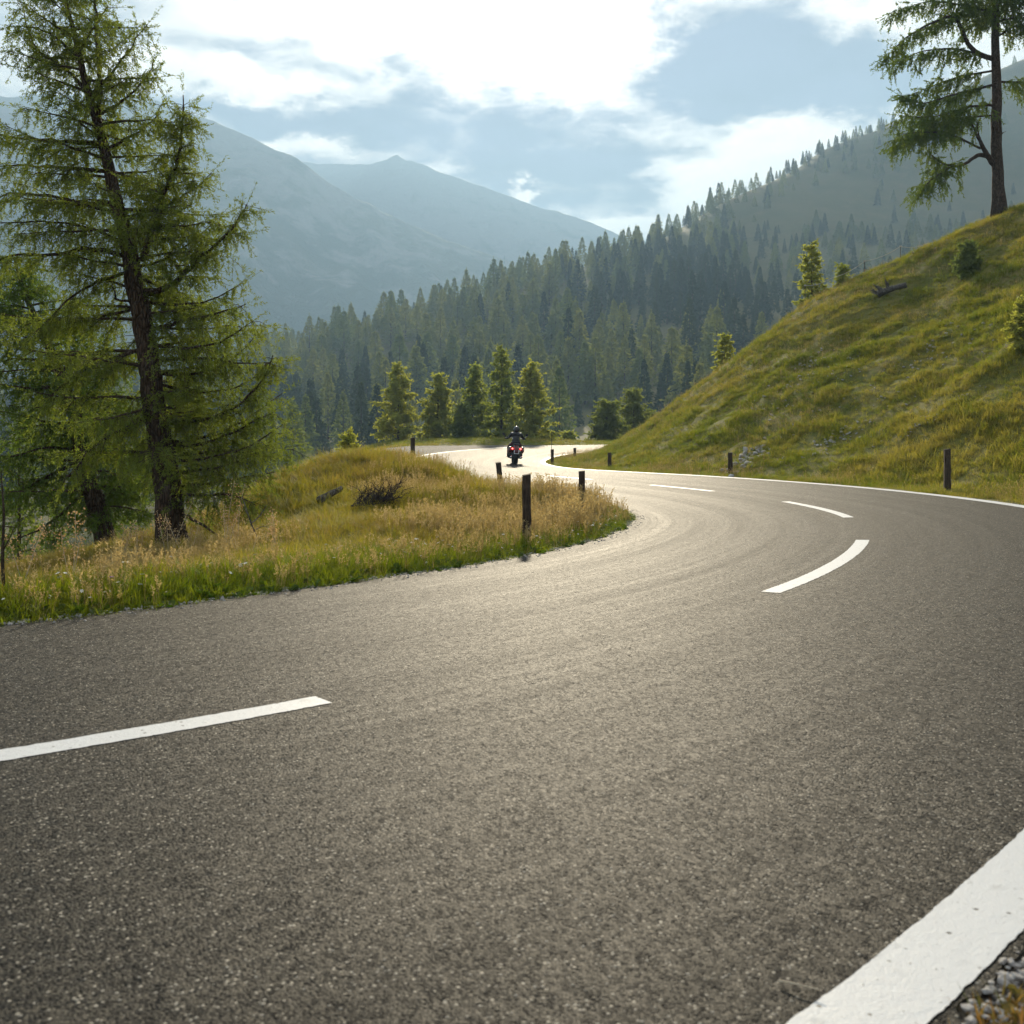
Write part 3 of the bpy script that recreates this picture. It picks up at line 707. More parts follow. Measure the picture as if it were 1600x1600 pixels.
limbsB = [lb(YB, .05, [(125, 690), (90, 660), (40, 650), (-20, 640)], -.4, 1.2), lb(YB, .05, [(130, 720), (80, 740), (30, 770), (-20, 790)], -.6, 1.2), lb(YB, .045, [(115, 640), (150, 600), (175, 560)], .3), lb(YB, .045, [(140, 760), (100, 800), (60, 830), (20, 845)], -.8, 1.2),
          lb(YB, .04, [(90, 570), (40, 560), (-20, 565)], -.3, 1.1), lb(YB, .04, [(60, 510), (20, 490), (-30, 500)], .2), lb(YB, .04, [(120, 660), (150, 650), (158, 690), (165, 720)], -.5, .4, 0), lb(YB, .04, [(148, 780), (190, 760), (215, 740)], .4),
          lb(YB, .04, [(125, 700), (60, 700), (0, 720)], -1.0, 1.3), lb(YB, .04, [(100, 600), (60, 610), (0, 600)], -.9, 1.2)]
conifer('larch_tree', tp(YB, (176, 878, .20), (162, 838, .18), (147, 778, .165), (127, 705, .15), (124, 668, .14), (112, 637, .12), (90, 570, .09), (60, 510, .065), (35, 450, .04), (22, 405, .015)),
        limbsB, nbr=70, front_gap=.7, t0=.16, env=lambda t: 1.55 * (1 - t) ** .5 + .3, seed=23, mats=LM, nl=26, leaf=(.044, .0080), twig=.33, sp=.17, hang=1.2,
        label='shorter larch leaning left, behind the old forked larch', cat='tree')
# young larches on the drop at the lower left
for i, (px, Y, tpy, sd, lab) in enumerate([(30, 21, 640, 31, 'young larch at the left edge below the leaning larch'), (85, 24, 770, 33, 'small bushy larch behind the foot of the leaning larch'), (205, 25, 735, 35, 'young larch seen between the two larch trunks')]):
    b = on_ground(px, Y); top = P(px, tpy, Y)
    conifer('young_larch', [(*b, .07), (*(b * .5 + top * .5), .045), (*top, .01)], nbr=46, t0=.08, env=lambda t: 1.15 * (1 - t) ** .8 + .12, seed=sd, mats=LM, nl=10, leaf=(.065, .012), twig=.24, sp=.2, sp2=.13, label=lab, cat='tree')
YC = float(hit(1562, 326, 30)[1]) if hit(1562, 326, 30)[1] < 60 else 43.0
YC = 43.0
limbsC = [lb(YC, .13, [(1556, 92), (1535, 88), (1516, 76), (1505, 55), (1500, 35), (1488, 22), (1450, 38), (1410, 62), (1384, 92)], -.8, 1.15, f0=.35),
          lb(YC, .07, [(1556, 95), (1520, 82), (1480, 74), (1430, 82), (1395, 100)], .8, 1.1), lb(YC, .17, [(1558, 262), (1543, 244), (1532, 225), (1522, 200), (1514, 186)], -.5, .3, 0), lb(YC, .07, [(1532, 225), (1528, 205), (1526, 190)], -.6, .3, 0),
          lb(YC, .12, [(1543, 244), (1528, 240), (1510, 256), (1488, 260), (1466, 252), (1452, 238)], -.6, 1.5, f0=.5), lb(YC, .06, [(1488, 259), (1470, 270), (1450, 285), (1440, 300)], -.9, 1.2), lb(YC, .06, [(1532, 232), (1500, 215), (1460, 205), (1400, 210)], -1.0, 1.5, f0=.3),
          lb(YC, .07, [(1556, 132), (1520, 140), (1480, 150), (1440, 165), (1408, 150)], .5, 1.1), lb(YC, .07, [(1557, 165), (1510, 165), (1460, 185), (1405, 180)], -.8, 1.25), lb(YC, .05, [(1557, 180), (1500, 185), (1450, 195), (1395, 230)], .5, 1.3),
          lb(YC, .06, [(1556, 60), (1575, 45), (1595, 36), (1640, 48)], -.3), lb(YC, .06, [(1557, 128), (1590, 128), (1650, 135)], .4), lb(YC, .06, [(1556, 20), (1510, 8), (1450, 0), (1390, 20)], .3, 1.1), lb(YC, .05, [(1556, 0), (1590, -10), (1640, 0)], .3),
          lb(YC, .06, [(1556, 110), (1500, 118), (1450, 138), (1412, 150)], .9, 1.1), lb(YC, .05, [(1558, 215), (1566, 208), (1572, 205)], -.3, .2, 0)]
bC = on_ground(1562, YC)
conifer('larch_tree', [(*bC, .29)] + tp(YC, (1560, 290, .235), (1556, 210, .215), (1558, 130, .19), (1554, 60, .155), (1557, 0, .13), (1558, -90, .10), (1560, -170, .05), (1561, -220, .02)),
        limbsC, nbr=32, t0=.52, env=lambda t: 2.6 * (1 - t) ** .5 + .6, seed=41, mats=LM, nl=32, leaf=(.085, .0155), twig=.56, sp=.21, sp2=.15, sec=.92, tw=.005, hang=1.2, sides=9,
        label='lone gnarled larch standing on the crest of the right hill', cat='tree')

# clump of larches on the far side of the bend
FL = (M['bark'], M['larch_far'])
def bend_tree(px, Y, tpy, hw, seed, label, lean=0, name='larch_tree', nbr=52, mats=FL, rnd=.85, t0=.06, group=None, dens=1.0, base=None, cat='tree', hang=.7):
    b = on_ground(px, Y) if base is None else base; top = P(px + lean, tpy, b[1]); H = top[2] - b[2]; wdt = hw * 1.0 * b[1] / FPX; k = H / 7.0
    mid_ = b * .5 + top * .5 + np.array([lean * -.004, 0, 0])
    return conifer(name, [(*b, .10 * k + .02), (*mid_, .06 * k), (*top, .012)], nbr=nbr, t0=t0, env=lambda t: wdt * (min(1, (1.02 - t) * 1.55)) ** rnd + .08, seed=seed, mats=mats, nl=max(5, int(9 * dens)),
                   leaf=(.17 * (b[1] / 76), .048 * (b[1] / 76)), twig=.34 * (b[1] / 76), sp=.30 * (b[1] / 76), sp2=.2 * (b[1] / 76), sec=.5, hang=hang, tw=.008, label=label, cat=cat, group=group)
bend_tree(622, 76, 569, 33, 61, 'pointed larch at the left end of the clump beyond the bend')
bend_tree(683, 77, 584, 30, 62, 'broad blunt larch second from left in the clump beyond the bend', 3)
bend_tree(722, 75, 632, 17, 63, 'low dark pine between the second and third larches of the clump', mats=(M['bark'], M['pine']), name='pine_tree')
bend_tree(735, 79, 569, 27, 64, 'larch with a curved trunk in the middle of the roadside clump', 8)
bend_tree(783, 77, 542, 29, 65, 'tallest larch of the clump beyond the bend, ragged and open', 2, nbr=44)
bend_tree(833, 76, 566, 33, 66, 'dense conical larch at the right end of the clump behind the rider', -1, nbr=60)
bend_tree(948, 80, 627, 27, 67, 'round topped dark pine where the hill meets the far road', mats=(M['bark'], M['pine']), name='pine_tree', rnd=.5)
bend_tree(990, 84, 610, 30, 68, 'pointed pine just behind the round pine at the hill foot', mats=(M['bark'], M['pine']), name='pine_tree', rnd=.6)
bend_tree(1018, 88, 640, 14, 69, 'small pine half hidden by the grassy hill tongue', mats=(M['bark'], M['pine']), name='pine_tree', nbr=34)
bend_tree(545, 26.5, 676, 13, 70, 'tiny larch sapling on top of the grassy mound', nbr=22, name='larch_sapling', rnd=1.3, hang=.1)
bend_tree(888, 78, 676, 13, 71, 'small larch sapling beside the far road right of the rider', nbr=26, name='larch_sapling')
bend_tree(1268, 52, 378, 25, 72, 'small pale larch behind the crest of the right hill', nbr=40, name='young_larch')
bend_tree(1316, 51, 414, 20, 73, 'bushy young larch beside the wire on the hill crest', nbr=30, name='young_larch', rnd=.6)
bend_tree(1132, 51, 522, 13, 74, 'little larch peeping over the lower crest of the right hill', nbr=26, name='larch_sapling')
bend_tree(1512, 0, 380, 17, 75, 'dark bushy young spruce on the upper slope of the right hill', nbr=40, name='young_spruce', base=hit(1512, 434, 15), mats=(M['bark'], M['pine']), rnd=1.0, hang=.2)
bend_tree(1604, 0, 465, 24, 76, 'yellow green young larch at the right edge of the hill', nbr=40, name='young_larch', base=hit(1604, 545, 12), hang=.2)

# forest: a handful of tree shapes, copied
def forest_shape(kind, seed):
    g = np.random.default_rng(seed); n = 620 if kind == 'larch' else 560
    t = g.uniform(0, 1, n) ** .9
    ph = g.uniform(0, 6.28, n); prof = (1.03 - t) ** (.92 if kind == 'larch' else 1.0) * (.25 if kind == 'larch' else .175)
    prof = prof * (1 + .28 * np.sin(3 * ph + seed) * (1 - t) + .10 * np.sin(t * 42 + seed * 2.1))
    r = prof * np.sqrt(g.uniform(.12, 1, n))
    O = np.c_[np.cos(ph) * r, np.sin(ph) * r, .05 + t * .95]
    D_ = nrm(np.c_[np.cos(ph), np.sin(ph), g.uniform(-.75, .05, n)] + g.normal(0, .3, (n, 3)))
    mb = MB()
    for lo, hi, l_, w_ in ((-.1, .45, .056, .017), (.45, .75, .044, .0135), (.75, 1.1, .028, .0085)):
        k = (t > lo) & (t <= hi); mb.add(*leaves(O[k], D_[k], np.full(k.sum(), .02), 2 if hi < .8 else 3, l_, w_, g, .45, .005))
    m_ = 26; zt = g.uniform(.86, 1.06, m_); mb.add(*leaves(np.c_[g.normal(0, .004, (m_, 2)), zt], nrm(np.c_[g.normal(0, .5, (m_, 2)), g.uniform(.1, 1, m_)]), np.full(m_, .01), 1, .022, .006, g, .3, .003))
    return mb.mesh('forest_' + kind + '_crown', M['forest_' + kind])
SHAPES = [forest_shape('larch', s) for s in (1, 2, 3, 4)] + [forest_shape('spruce', s) for s in (5, 6, 7)]
TRUNKM = MB().add(*tube([(0, 0, -.05), (0, 0, .35), (0, 0, .97)], [.018, .011, .002], 5)).mesh('forest_trunk', M['bark'])
g = np.random.default_rng(5)
FXY = np.c_[g.uniform(-420, 900, 16000), g.uniform(135, 930, 16000)]
fz = vz_at(FXY[:, 0], FXY[:, 1]); fq = proj(np.c_[FXY, fz])
cell = {}; keep = []
def forest_density(px, py):
    """share of ground under trees, read off the photograph's plan"""
    d = np.ones(len(px))
    mead = np.exp(-(((px - 1330) / 190) ** 2 + ((py - 330) / 62) ** 2) * 1.0); d = d - mead * 1.15
    d = d - 1.2 * np.exp(-(((px - 1560) / 130) ** 2 + ((py - 260) / 110) ** 2))
    d = np.where((px > 1380) & (py < 200), .0, d)
    return np.clip(d, .07, 1)
dens = forest_density(fq[:, 0], fq[:, 1])
crest_gap = g.uniform(0, 1, len(FXY)) < dens
for i in np.nonzero(crest_gap)[0]:
    px, py = fq[i]
    if not (-120 < px < 1760 and 90 < py < 900) or (FXY[i, 1] < 172 and px > 470): continue
    x, y = FXY[i]; cs = 7.0
    key = (int(x // cs), int(y // cs)); ok = True
    for a in (-1, 0, 1):
        for b in (-1, 0, 1):
            for (x2, y2) in cell.get((key[0] + a, key[1] + b), ()):
                if (x - x2) ** 2 + (y - y2) ** 2 < 30: ok = False
    if ok: cell.setdefault(key, []).append((x, y)); keep.append(i)
keep = np.array(keep); FX = FXY[keep]; FZ = fz[keep]; FQ = fq[keep]
hgt_f = np.where(g.uniform(0, 1, len(FX)) < .22, g.uniform(8, 12, len(FX)), g.uniform(12, 21, len(FX))) * np.clip(1.15 - FX[:, 1] / 1600, .5, 1.1) * np.where(FQ[:, 0] > 1150, .72, 1) * np.clip(FX[:, 1] / 300, .62, 1)
lar = (vnoise(FX[:, 0] * .02, FX[:, 1] * .02, 77) + g.uniform(-.5, .5, len(FX)) * .9 - (FQ[:, 0] > 1000) * .22) > -.18
sidx = np.where(lar, g.integers(0, 4, len(FX)), g.integers(4, 7, len(FX)))
topq = proj(np.c_[FX, FZ + hgt_f])
near_ok = (topq[:, 1] < 690) & (topq[:, 0] > 380) & (topq[:, 0] < 1300)
# trees whose tops stand clear of the near hill
ridge_px = np.array([a[0] for a in RIDGE]); ridge_py = np.array([a[1] for a in RIDGE])
near_ok &= topq[:, 1] < np.where(topq[:, 0] > 960, np.interp(topq[:, 0], ridge_px, ridge_py) - 6, 690)
size = hgt_f / FX[:, 1] * near_ok
order = np.argsort(-size)[:300]
ZONES = [(620, 'conifer in the wood filling the valley side left of the roadside clump', 'conifers low on the left of the wooded slope'),
         (900, 'conifer in the dense wood directly behind the roadside larch clump', 'conifers behind the roadside clump'),
         (2000, 'conifer in the dark wood above the tongue of the right hill', 'conifers above the hill tongue')]
for i in order:
    lab, grp = next((l, gr) for x, l, gr in ZONES if topq[i, 0] < x)
    kind = 'larch' if lar[i] else 'spruce'
    o = empty('forest_' + kind, (*FX[i], FZ[i]), g.uniform(0, 6.28), label=lab.replace('conifer', 'hazy ' + ('larch' if lar[i] else 'dark spruce'), 1), cat='tree', group=grp.replace('conifers', 'larches' if lar[i] else 'spruces'))
    o.scale = (hgt_f[i] * g.uniform(.85, 1.2),) * 2 + (hgt_f[i],)
    for nm, me in (('crown', SHAPES[sidx[i]]), ('trunk', TRUNKM)):
        c = bpy.data.objects.new(nm, me); COL.objects.link(c); c.parent = o
rest = np.ones(len(FX), bool); rest[order] = False

# ------------------------------------------------------------------ scatter by geometry nodes (only for what nobody could count)
def scatter(name, pts, rot, scl, idx, meshes, label):
    lib = bpy.data.collections.new(name + '_shapes')
    for k, me in enumerate(meshes): lib.objects.link(bpy.data.objects.new('%s_shape_%02d' % (name, k), me))
    me = bpy.data.meshes.new(name); me.vertices.add(len(pts)); me.vertices.foreach_set('co', np.asarray(pts, np.float32).ravel())
    for nm, typ, dat, key in (('rot', 'FLOAT_VECTOR', rot, 'vector'), ('scl', 'FLOAT_VECTOR', scl, 'vector'), ('idx', 'INT', idx, 'value')):
        a = me.attributes.new(nm, typ, 'POINT'); a.data.foreach_set(key, np.asarray(dat, np.int32 if typ == 'INT' else np.float32).ravel())
    o = bpy.data.objects.new(name, me); COL.objects.link(o); tag(o, label=label, kind='stuff')
    ng = bpy.data.node_groups.new(name + '_scatter', 'GeometryNodeTree')
    ng.interface.new_socket('Geometry', in_out='INPUT', socket_type='NodeSocketGeometry'); ng.interface.new_socket('Geometry', in_out='OUTPUT', socket_type='NodeSocketGeometry')
    t = NT(ng); gi = t.add('NodeGroupInput'); go = t.add('NodeGroupOutput')
    ci = t.add('GeometryNodeCollectionInfo'); ci.inputs['Collection'].default_value = lib; ci.inputs['Separate Children'].default_value = True; ci.inputs['Reset Children'].default_value = True
    ip = t.add('GeometryNodeInstanceOnPoints'); ip.inputs['Pick Instance'].default_value = True
    t.l.new(gi.outputs[0], ip.inputs['Points']); t.l.new(ci.outputs[0], ip.inputs['Instance'])
    for nm, typ, sock in (('rot', 'FLOAT_VECTOR', 'Rotation'), ('scl', 'FLOAT_VECTOR', 'Scale'), ('idx', 'INT', 'Instance Index')):
        na = t.add('GeometryNodeInputNamedAttribute', data_type=typ); na.inputs['Name'].default_value = nm
        t.l.new(na.outputs[0], ip.inputs[sock])
    t.l.new(ip.outputs[0], go.inputs[0])
    md = o.modifiers.new('scatter', 'NODES'); md.node_group = ng
    return o
def zrot(n, g, tilt=.0): return np.c_[g.normal(0, tilt, n), g.normal(0, tilt, n), g.uniform(0, 6.283, n)]

k = rest.sum()
# scrub and scattered trees low on the far mountain
mx, my, mz = MX1; gsel = g.integers(0, mx.size, 6000); MXs = mx.ravel()[gsel]; MYs = my.ravel()[gsel]; MZs = mz.ravel()[gsel]; mq = proj(np.c_[MXs, MYs, MZs])
sel = (vnoise(MXs * .008, MYs * .008, 5) + .30 * vnoise(MXs * .03, MYs * .03, 8) > .12) & (mq[:, 1] > 400) & (mq[:, 0] > 150) & (mq[:, 0] < 1000)
FP = np.r_[np.c_[FX[rest], FZ[rest]], np.c_[MXs, MYs, MZs][sel] + np.r_[0, 0, -1]]
fh = np.r_[hgt_f[rest], g.uniform(6, 12, sel.sum())]; fi = np.r_[sidx[rest], g.integers(4, 7, sel.sum())]
scatter('forest', FP, zrot(len(FP), g), np.c_[fh * g.uniform(.85, 1.2, len(fh)), fh, fh], fi, SHAPES, 'hazy conifer forest covering the far slope up to the ridge')
print('forest', len(FP), 'individual', len(order))

# ------------------------------------------------------------------ grass
def blade(base, az, h, wd, bend, seg=3):
    d = np.array([math.cos(az), math.sin(az), 0]); s_ = np.array([-d[1], d[0], 0]); V = []
    for i in range(seg + 1):
        f = i / seg; c = base + d * bend * h * f ** 2 + np.array([0, 0, h * (f - .25 * bend * f ** 2)]); ww = wd * (1 - f) ** .7
        if i < seg: V += [c - s_ * ww, c + s_ * ww]
        else: V.append(c)
    F = [(2 * i, 2 * i + 1, 2 * i + 3, 2 * i + 2) for i in range(seg - 1)] + [(2 * seg - 2, 2 * seg - 1, 2 * seg)]
    return np.array(V), F
def tuft(name, mat, n, rad, h, wd, seed, bend=.5):
    g = np.random.default_rng(seed); mb = MB()
    for _ in range(n):
        r = rad * math.sqrt(g.uniform()); a = g.uniform(0, 6.28)
        mb.add(*blade(np.array([r * math.cos(a), r * math.sin(a), -.03]), a + g.normal(0, 1.0), h * g.uniform(.45, 1.1), wd * g.uniform(.7, 1.3), bend * g.uniform(.2, 1.5)))
    return mb.mesh(name, mat)
def seedhead(name, mat, n, rad, h, seed, fluff=15):
    g = np.random.default_rng(seed); mb = MB()
    for _ in range(n):
        r = rad * math.sqrt(g.uniform()); a = g.uniform(0, 6.28); hh = h * g.uniform(.65, 1.1); be = g.uniform(.05, .28); az_ = g.uniform(0, 6.28)
        b0 = np.array([r * math.cos(a), r * math.sin(a), -.03]); dd = np.array([math.cos(az_), math.sin(az_), 0])
        pts = [b0 + dd * be * hh * f ** 2 + (0, 0, hh * f) for f in np.linspace(0, 1, 5)]
        mb.add(*tube(pts, [.0022, .002, .0018, .0014, .0008], 3, cap=False))
        k = fluff; f = g.uniform(.70, 1.02, k)
        O = np.array([b0 + dd * be * hh * x ** 2 + (0, 0, hh * x) for x in f])
        Dv = nrm(np.c_[g.normal(0, .6, (k, 2)), g.uniform(.2, 1.2, k)])
        mb.add(*leaves(O, Dv, np.full(k, .01), 1, .022, .0034, g, .3, .004))
        for _ in range(2):
            mb.add(*blade(b0, g.uniform(0, 6.28), hh * g.uniform(.3, .6), .0035, g.uniform(.2, .9)))
    return mb.mesh(name, mat)
def rosette(name, mat, seed, n=7, l=.08):
    g = np.random.default_rng(seed); mb = MB()
    for k in range(n):
        a = k * 2.4 + g.normal(0, .3); L = l * g.uniform(.6, 1.3); d = np.array([math.cos(a), math.sin(a), 0]); s_ = np.array([-d[1], d[0], 0]); up = g.uniform(.25, 1.1)
        V = [];
        for f, ww in ((0, .04), (.35, .28), (.65, .34), (.88, .2), (1, .02)):
            c = d * L * f + np.array([0, 0, 1]) * L * (up * f - .5 * up * f * f); V += [c - s_ * L * ww + (0, 0, .1 * L * ww * 3), c - (0, 0, .04 * L), c + s_ * L * ww + (0, 0, .1 * L * ww * 3)]
        F = []
        for i in range(4):
            for j in (0, 1): F.append((3 * i + j, 3 * i + j + 1, 3 * i + 4 + j, 3 * i + 3 + j))
        mb.add(np.array(V), F)
    return mb.mesh(name, mat, smooth=True)

def ground_pts(n, x0, x1, y0, y1, seed, rect=True):
    g = np.random.default_rng(seed); X = g.uniform(x0, x1, n); Y = g.uniform(y0, y1, n)
    s, d = road_sd(X, Y)
    e = np.where(d > 0, d - np.interp(s, RS, wr), -d - np.interp(s, RS, wl) - layby_w(s))
    Z = gz_at(X, Y); q = proj(np.c_[X, np.maximum(Y, .3), Z]); vis = (q[:, 0] > -160) & (q[:, 0] < 1780) & (q[:, 1] < 1750) & (Y > 1.2)
    return X, Y, Z, s, d, e, q, vis, g

TG = [tuft('verge_tuft', M['grass_green'], 26, .07, .17, .0042, s, .8) for s in (1, 2, 3)]
TM_ = [tuft('mound_tuft', M['grass_mound'], 24, .09, .22, .0036, s, .9) for s in (4, 5, 6)]
TH = [tuft('hill_tuft', M['grass_hill'], 22, .13, .17, .0065, s, .9) for s in (7, 8, 9)]
TS = [seedhead('seed_stems', M['grass_gold'], 6, .13, .36, s) for s in (10, 11, 12)]
TH2 = [seedhead('hill_stems', M['grass_gold'], 5, .18, .34, s, 7) for s in (13, 14)]
TR = [rosette('herb_rosette', M['herb'], s, 8, .048) for s in (15, 16, 17)]

# green verge inside the bend: along the asphalt
X, Y, Z, s, d, e, q, vis, g = ground_pts(420000, -16, 3.2, 4.0, 24, 101)
k = vis & (d < 0) & (e > -.05 + .14 * vnoise(X * 2.2, Y * 2.2, 4)) & (e < .95 + .5 * vnoise(X, Y, 8)) & (g.uniform(0, 1, len(X)) < np.where(e < .6, .52, .26))
n = k.sum(); sc = g.uniform(.55, 1.25, n) * np.clip(.65 + e[k] * .9, .5, 1.15)
scatter('verge_grass', np.c_[X, Y, Z][k], zrot(n, g, .15), np.c_[sc, sc, sc], g.integers(0, 3, n), TG, 'bright green grass verge along the inside of the bend'); print('verge', n)
# herbs and small leaves at the very edge
k = vis & (d < 0) & (e > -.05) & (e < .42 + .5 * vnoise(X * 1.5, Y * 1.5, 2)) & (g.uniform(0, 1, len(X)) < .20)
n = k.sum(); sc = g.uniform(.5, 1.5, n)
scatter('verge_herbs', np.c_[X, Y, Z + .01][k], zrot(n, g, .3), np.c_[sc, sc, sc], g.integers(0, 3, n), TR, 'low glossy broad leaves at the asphalt edge'); print('herbs', n)
# thin pale stems and white flower-shaped flecks painting backlit leaf glints through the verge
k = vis & (d < 0) & (e > .05) & (e < 1.0) & (g.uniform(0, 1, len(X)) < .022)
n = k.sum(); sc = g.uniform(.45, .9, n)
scatter('verge_stems', np.c_[X, Y, Z][k], zrot(n, g, .12), np.c_[sc, sc, sc], g.integers(0, 3, n), TS, 'pale thin stems standing in the green verge')
mb_ = MB()
for a in range(6):
    c_, s_ = math.cos(a * 1.05), math.sin(a * 1.05); mb_.add(np.array([(0, 0, .14), (.008 * c_ - .004 * s_, .008 * s_ + .004 * c_, .145), (.015 * c_, .015 * s_, .143), (.008 * c_ + .004 * s_, .008 * s_ - .004 * c_, .145)]), [(0, 1, 2, 3)])
mb_.add(*tube([(0, 0, 0), (.004, 0, .14)], .0012, 3), 1)
TF = mb_.mesh('white_glint', [M['petal'], M['herb']])
k = vis & (d < 0) & (e > .05) & (e < 1.1) & (vnoise(X * 2.2, Y * 2.2, 14) > .02) & (g.uniform(0, 1, len(X)) < .022)
n = k.sum(); sc = g.uniform(.7, 1.4, n)
scatter('verge_glints', np.c_[X, Y, Z][k], zrot(n, g, .35), np.c_[sc, sc, sc], np.zeros(n), [TF], 'tiny white flecks standing in for backlit leaf glints in the green verge')
# mound: olive grass everywhere, golden seed heads in drifts
X, Y, Z, s, d, e, q, vis, g = ground_pts(330000, -16, 3.0, 6.0, 40, 102)
dn_ = np.clip(14.0 / Y, .25, 1.0)
k = vis & (d < 0) & (e > .5) & (Z > -4.5) & (g.uniform(0, 1, len(X)) < .28 * dn_)
n = k.sum(); sc = g.uniform(.6, 1.25, n) * np.clip(Y[k] / 14, .85, 1.15)
scatter('mound_grass', np.c_[X, Y, Z][k], zrot(n, g, .15), np.c_[sc, sc, sc * g.uniform(.7, 1.1, n)], g.integers(0, 3, n), TM_, 'olive and yellow meadow grass on the mound inside the bend'); print('mound', n)
drift = vnoise(X * .55, Y * .55, 61) + .5 * vnoise(X * 1.7, Y * 1.7, 63)
front = np.clip((q[:, 1] - 765) / 50, 0, 1) * np.clip((q[:, 0] - 100) / 700, .35, .9) + 1.0 * np.exp(-((q[:, 0] - 920) / 85) ** 2)
k = vis & (d < 0) & (e > .34) & (Y < 27) & (Z > -2) & (drift + .42 * front > .24) & (g.uniform(0, 1, len(X)) < .085 * (.35 + front) * np.clip(e - .15, .25, 1)) & (q[:, 0] > 150)
n = k.sum(); sc = g.uniform(.55, 1.1, n) * (1 + .45 * np.exp(-((q[k, 0] - 930) / 80) ** 2))
scatter('golden_grass', np.c_[X, Y, Z][k], zrot(n, g, .08), np.c_[sc, sc, sc], g.integers(0, 3, n), TS, 'tall golden dry grass with feathery seed heads behind the green verge'); print('gold', n)
# right hill
X, Y, Z, s, d, e, q, vis, g = ground_pts(400000, 0.5, 32, 8, 60, 103)
clump = np.clip(1.0 + 2.2 * (vnoise(X * 1.3, Y * 1.3, 81) + .5 * vnoise(X * 3.1, Y * 3.1, 83)), .55, 1.6)
k = vis & (d > 0) & (e > .02) & (g.uniform(0, 1, len(X)) < .40 * clump * np.clip(24 / Y, .5, 1))
n = k.sum(); sc = g.uniform(.55, 1.2, n) * np.clip(.45 + e[k] * .6, .5, 1) * (.55 + .45 * clump[k])
scatter('hill_grass', np.c_[X, Y, Z][k], zrot(n, g, .2), np.c_[sc, sc, sc], g.integers(0, 3, n), TH, 'short yellow green grass covering the right hill'); print('hill', n)
k = vis & (d > 0) & (e > .12) & (vnoise(X * .35, Y * .35, 71) + .5 * vnoise(X * 1.2, Y * 1.2, 73) > -.02) & (g.uniform(0, 1, len(X)) < np.where(e < 1.8, .085, .045))
n = k.sum(); sc = g.uniform(.5, 1.0, n)
scatter('hill_dry_grass', np.c_[X, Y, Z][k], zrot(n, g, .1), np.c_[sc, sc, sc], g.integers(0, 2, n), TH2, 'dry straw coloured stems among the hill grass'); print('hilldry', n)
# grass beyond the far road and on the banks
X, Y, Z, s, d, e, q, vis, g = ground_pts(60000, -22, 16, 40, 92, 104)
k = vis & (d < 0) & (e > .05) & (g.uniform(0, 1, len(X)) < .35)
n = k.sum(); sc = g.uniform(.8, 1.6, n)
scatter('far_verge_grass', np.c_[X, Y, Z][k], zrot(n, g, .2), np.c_[sc, sc, sc], g.integers(0, 3, n), TH, 'sunlit yellow grass strip beyond the far bend'); print('far', n)

# stones: gravel along the asphalt edges and pale scree on the hill
def stone_mesh(name, mat, seed, sub=1):
    g = np.random.default_rng(seed); bm = bmesh.new(); bmesh.ops.create_icosphere(bm, subdivisions=sub, radius=1.0)
    V = np.array([v.co[:] for v in bm.verts]); F = [tuple(v.index for v in f.verts) for f in bm.faces]; bm.free()
    for _ in range(7):
        nn = nrm(g.normal(0, 1, 3)); h_ = g.uniform(.45, .8); dd = V @ nn; V = np.where((dd > h_)[:, None], V - nn * (dd - h_)[:, None], V)
    V = V * np.array([1, .75, .5]) + g.normal(0, .03, V.shape); return MB().add(V, F).mesh(name, mat)
GS = [stone_mesh('gravel_stone', M['gravel'], s) for s in (1, 2, 3)]
LS = [stone_mesh('pale_stone', M['stone'], s, 2) for s in (4, 5, 6, 7)]
X, Y, Z, s, d, e, q, vis, g = ground_pts(220000, -12, 5.0, 1.2, 18, 105)
k = vis & (e > np.where(d < 0, -.22, -.02)) & (((d < 0) & (e < .10) & (g.uniform(0, 1, len(X)) < np.where(e < -.04, .10, .9))) | ((d > 0) & (e < .5) & (Y < 9) & (g.uniform(0, 1, len(X)) < .95)))
n = k.sum(); sc = g.uniform(.006, .022, n) * np.where(g.uniform(0, 1, n) > .94, 1.8, 1)
zz = np.where(e[k] < .1, np.interp(s[k], RS, rz) + np.interp(s[k], RS, rb) * d[k] + .001, Z[k] + .002)
scatter('verge_gravel', np.c_[X[k], Y[k], zz], np.c_[g.normal(0, .4, n), g.normal(0, .4, n), g.uniform(0, 6.28, n)], np.c_[sc, sc, sc], g.integers(0, 3, n), GS, 'small grey gravel crumbling along the asphalt edge'); print('gravel', n)
# denser gravel and rusty weeds in the corner beside the camera
X, Y, Z, s, d, e, q, vis, g = ground_pts(60000, .8, 3.6, 1.6, 5.5, 106)
k = vis & (d > 0) & (e > .0) & (e < .62) & (g.uniform(0, 1, len(X)) < .9)
n = k.sum(); sc = g.uniform(.004, .016, n) * np.where(g.uniform(0, 1, n) > .9, 1.9, 1)
scatter('corner_gravel', np.c_[X, Y, np.where(e < .53, np.interp(s, RS, rz) - .008, Z)][k], np.c_[g.normal(0, .5, n), g.normal(0, .5, n), g.uniform(0, 6.28, n)], np.c_[sc, sc, sc], g.integers(0, 3, n), GS, 'loose gravel outside the white edge line in the near corner'); print('corner', n)
M['rust_weed'] = leafmat('rusty_weed_leaves', (.30, .14, .045), (.40, .28, .11), .45, (1.2, 1.0, .6), 5.0, (.12, .13, .03))
TW = [tuft('rusty_weed', M['rust_weed'], 12, .03, .07, .004, s, 1.0) for s in (21, 22)] + [rosette('rusty_rosette', M['rust_weed'], 23, 7, .035)]
k = vis & (d > 0) & (e > .03) & (e < 1.3) & (vnoise(X * 6, Y * 6, 3) > -.15) & (g.uniform(0, 1, len(X)) < .55)
n = k.sum(); sc = g.uniform(.5, 1.3, n)
